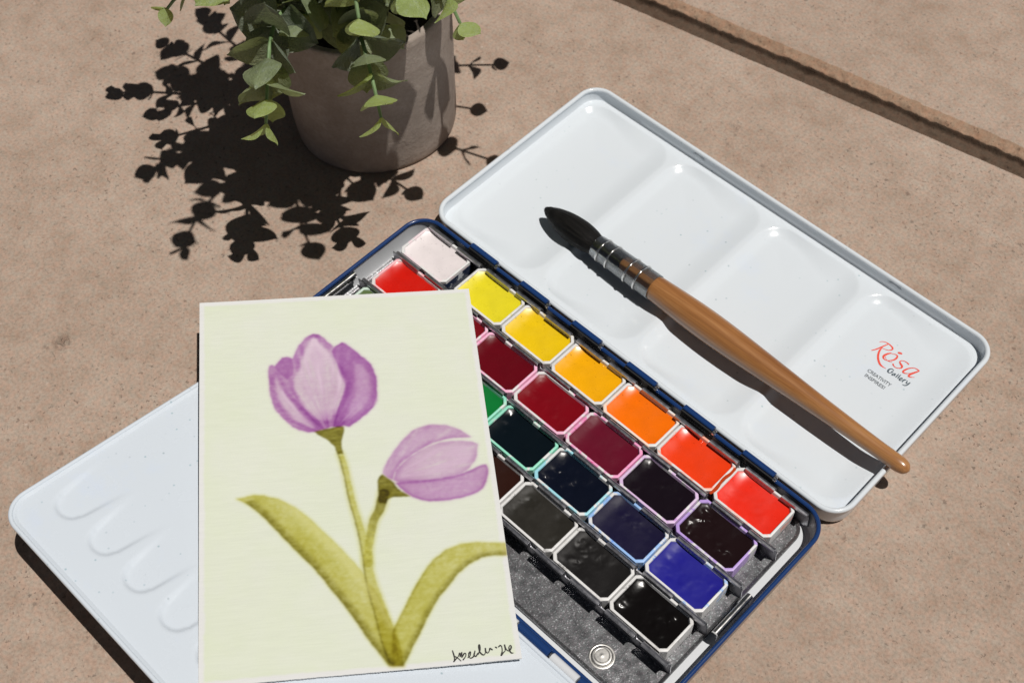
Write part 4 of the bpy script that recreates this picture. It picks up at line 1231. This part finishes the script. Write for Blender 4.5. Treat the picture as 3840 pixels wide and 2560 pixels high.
def leaf_mat(name, top, under, glow):
    m = NT(name)
    info = m.n('ShaderNodeObjectInfo')
    geo = m.n('ShaderNodeNewGeometry')
    v = m.coord('Object')
    nz = m.noise(v, 3.2, 4, 0.6)
    sepv = m.n('ShaderNodeSeparateXYZ')
    m.set(sepv.inputs[0], v)
    vein = m.ramp(m.math('ABSOLUTE', sepv.outputs[1]), [(0.008, 1.0), (0.035, 0.0)])
    var = m.math('MULTIPLY', m.math('SUBTRACT', info.outputs['Random'], 0.5), 0.35)
    f = m.math('ADD', m.ramp(nz, [(0.3, 0.0), (0.75, 0.6)]), var, True)
    ct = m.mix(f, top, tuple(x * 1.45 for x in top[:3]) + (1,))
    bloom = m.ramp(m.noise(v, 6.5, 5, 0.7), [(0.50, 0.0), (0.72, 0.55)])
    ct = m.mix(bloom, ct, (0.36, 0.41, 0.38, 1))
    ct = m.mix(m.math('MULTIPLY', vein, 0.35), ct, (0.34, 0.42, 0.26, 1))
    un = m.mix(m.ramp(nz, [(0.35, 0.0), (0.7, 0.6)]), under, tuple(x * 0.7 for x in under[:3]) + (1,))
    c = m.mix(geo.outputs['Backfacing'], ct, un)
    bp = m.bump(m.math('ADD', m.noise(v, 16, 3, 0.6), m.math('MULTIPLY', nz, 1.5)), 0.30, 0.04)
    b = m.bsdf(c, 0.42, normal=bp, spec=0.5, link=False)
    tr = m.n('ShaderNodeBsdfTranslucent')
    m.set(tr.inputs['Color'], glow)
    m.set(tr.inputs['Normal'], bp)
    mx = m.n('ShaderNodeMixShader')
    mx.inputs[0].default_value = 0.40
    m.t.links.new(b.outputs[0], mx.inputs[1])
    m.t.links.new(tr.outputs[0], mx.inputs[2])
    m.t.links.new(mx.outputs[0], m.out.inputs['Surface'])
    return m.m
LM = [leaf_mat('leaf_mature', (0.175, 0.210, 0.160, 1), (0.200, 0.230, 0.175, 1), (0.24, 0.29, 0.13, 1)),
      leaf_mat('leaf_middle', (0.215, 0.260, 0.150, 1), (0.240, 0.275, 0.165, 1), (0.38, 0.44, 0.15, 1)),
      leaf_mat('leaf_young', (0.26, 0.34, 0.12, 1), (0.28, 0.34, 0.125, 1), (0.52, 0.58, 0.15, 1))]
m = NT('stem_green')
m.bsdf(m.ramp(m.noise(m.coord(), 200, 3), [(0.3, (0.10, 0.17, 0.06, 1)), (0.7, (0.20, 0.30, 0.14, 1))]), 0.5)
M['stem'] = m.m

def leaf_mesh(mat, var, rng):
    """round leaf of unit length with a short stalk, a small point and a cupped, wavy blade"""
    mb = MB()
    xs = [0, 0.05, 0.10, 0.18, 0.28, 0.40, 0.52, 0.64, 0.75, 0.84, 0.90, 0.945, 0.975, 1.0]
    cup = rng.uniform(0.15, 0.55); bend = rng.uniform(-0.30, 0.40); wv = rng.uniform(0.015, 0.06); ph = rng.uniform(0, 6)
    asym = rng.uniform(-0.05, 0.05)
    P = []
    for x in xs:
        q = min(max((x - 0.04) / 0.90, 0), 1)
        w = 0.515 * (math.sin(math.pi * q ** 0.86) ** 0.62) if 0 < q < 1 else 0.0
        if x <= 0.06:
            w = max(w, 0.03)
        if x > 0.90:
            w = max(w, 0.10 * (1.0 - x) / 0.10 + 0.006)
        row = []
        for k in range(-4, 5):
            t = k / 4
            y = w * t + asym * x * (1 - x)
            z = cup * (y * y) * 1.7 - bend * x * x + wv * math.sin(7 * x + 3 * t + ph) * abs(t) - 0.02 * math.exp(-(t / 0.18) ** 2)
            row.append((x * 1000, y * 1000, z * 1000))
        P.append(row)
    # two skins a hair apart give the moulded leaf its edge thickness
    mb.grid(P)
    return mb.mesh('leaf', mat, True, None)
lrng = np.random.default_rng(21)
LEAVES = [[leaf_mesh(mt, k, lrng) for k in range(6)] for mt in LM]

SPRIGS = [  # tip (mm), crest height of the arching stem, pairs, biggest leaf, smallest leaf, youth
    ((-20.5, 51.5, 85), 116, 9, 18, 9.5, 0.5), ((4.0, 83.5, 81), 112, 9, 17.5, 9.5, 0.55),
    ((10, 76, 136), 165, 6, 17, 9.5, 0.7), ((-19, 41, 158), 185, 7, 17, 9.5, 0.4), ((-72, 52, 124), 150, 7, 16, 8.5, 0.4),
    ((-106, 75, 96), 120, 6, 15, 7.5, 0.4), ((-136, 66, 78), 112, 7, 14, 7.5, 0.4), ((-112, 96, 128), 150, 6, 16, 8.5, 0.4),
    ((-95, 65, 84), 105, 5, 14, 9.0, 0.5), ((9, 120, 104), 128, 6, 16, 10, 0.45), ((27, 157, 122), 145, 6, 15, 8.0, 0.4),
    ((-17, 197, 100), 130, 6, 16, 8.0, 0.4), ((-2, 172, 112), 140, 6, 16, 9.0, 0.4), ((-136, 104, 100), 128, 6, 15, 8.0, 0.4),
    ((-134, 130, 112), 140, 6, 16, 9.0, 0.4), ((-24, 112, 88), 108, 6, 18, 12, 0.25), ((-48, 84, 92), 112, 6, 18, 12, 0.3),
    ((-38, 168, 165), 185, 6, 17, 9, 0.4), ((-62, 128, 195), 190, 6, 17, 9, 0.5), ((-42, 96, 172), 182, 6, 18, 10, 0.5),
    ((-88, 100, 168), 180, 6, 18, 10, 0.4), ((-34, 86, 104), 122, 6, 18, 12, 0.3), ((-6, 108, 118), 140, 6, 18, 11, 0.35), ((-62, 72, 112), 132, 6, 18, 11, 0.3),
]
srng = random.Random(4)
n_leaf = 0
for si, (tp, crest, pairs, lbig, lsmall, youth) in enumerate(SPRIGS):
    T = Vector(tp) - PC
    B = Vector((srng.uniform(-13, 13), srng.uniform(-13, 13), 61)) + Vector((T.x, T.y, 0)).normalized() * 8
    Cc = Vector((B.x * 0.45 + T.x * 0.55, B.y * 0.45 + T.y * 0.55, crest + (crest - max(T.z, 62)) * 0.55))
    path = []
    for t in np.linspace(0, 1, 22):
        p = B * (1 - t) ** 2 + Cc * (2 * t * (1 - t)) + T * t * t
        p = p + Vector((math.sin(t * 7 + si), math.cos(t * 6 + 2 * si), 0)) * 1.0 * t * (1 - t) * 3
        path.append(p)
    mb = MB()
    tube(mb, path, [1.15 - 0.55 * i / 21 for i in range(22)], 7)
    sp = mb.build('sprig', M['stem'], plant)
    for j in range(pairs):
        t = 0.30 + 0.70 * (j / (pairs - 1)) ** 0.86
        fi = t * 21
        i0 = min(int(fi), 20)
        p = path[i0].lerp(path[i0 + 1], fi - i0)
        d = (path[min(i0 + 1, 21)] - path[max(i0 - 1, 0)]).normalized()
        side = d.cross(Vector((0, 0, 1))).normalized()
        upv = side.cross(d).normalized()
        roll = (j % 2) * math.pi / 2 + srng.uniform(-0.35, 0.35) + si * 0.7 * 0 
        size = (1.12 if si in (0, 1, 2, 21, 22, 23) else 0.92) * (lbig + (lsmall - lbig) * (j / (pairs - 1)) ** 1.2)
        last = j == pairs - 1
        for q in (0, 1):
            ang = roll + q * math.pi + srng.uniform(-0.2, 0.2)
            radial = side * math.cos(ang) + upv * math.sin(ang)
            lean = srng.uniform(0.45, 1.05) if not last else srng.uniform(0.8, 1.5)
            xax = (radial + d * lean + Vector((0, 0, -0.12))).normalized()
            zax = (d - xax * d.dot(xax)).normalized()
            zax = (zax + side * srng.uniform(-0.15, 0.15)).normalized()
            zax = (zax - xax * zax.dot(xax)).normalized()
            yax = zax.cross(xax)
            s = size * srng.uniform(0.90, 1.10) * (0.85 if q and last else 1.0)
            yv = youth * 0.5 + 0.75 * (j / (pairs - 1)) ** 1.5 + srng.uniform(-0.15, 0.15) - 0.25
            kind = 0 if yv < 0.22 else (1 if yv < 0.55 else 2)
            o = bpy.data.objects.new('leaf', LEAVES[kind][srng.randrange(6)])
            COL.objects.link(o)
            o.parent = sp
            rot = Matrix((xax, yax, zax)).transposed().to_4x4()
            o.matrix_local = Matrix.Translation(p * K) @ rot @ Matrix.Diagonal((s * K, s * K * srng.uniform(0.92, 1.08), s * K, 1))
            n_leaf += 1
print('leaves', n_leaf)

# ------------------------------------------------------------------ render settings
SC.render.engine = 'CYCLES'
SC.cycles.max_bounces = 10
SC.cycles.transparent_max_bounces = 8
SC.cycles.caustics_reflective = False
SC.cycles.caustics_refractive = False
SC.cycles.blur_glossy = 0.6
SC.cycles.sample_clamp_indirect = 6.0
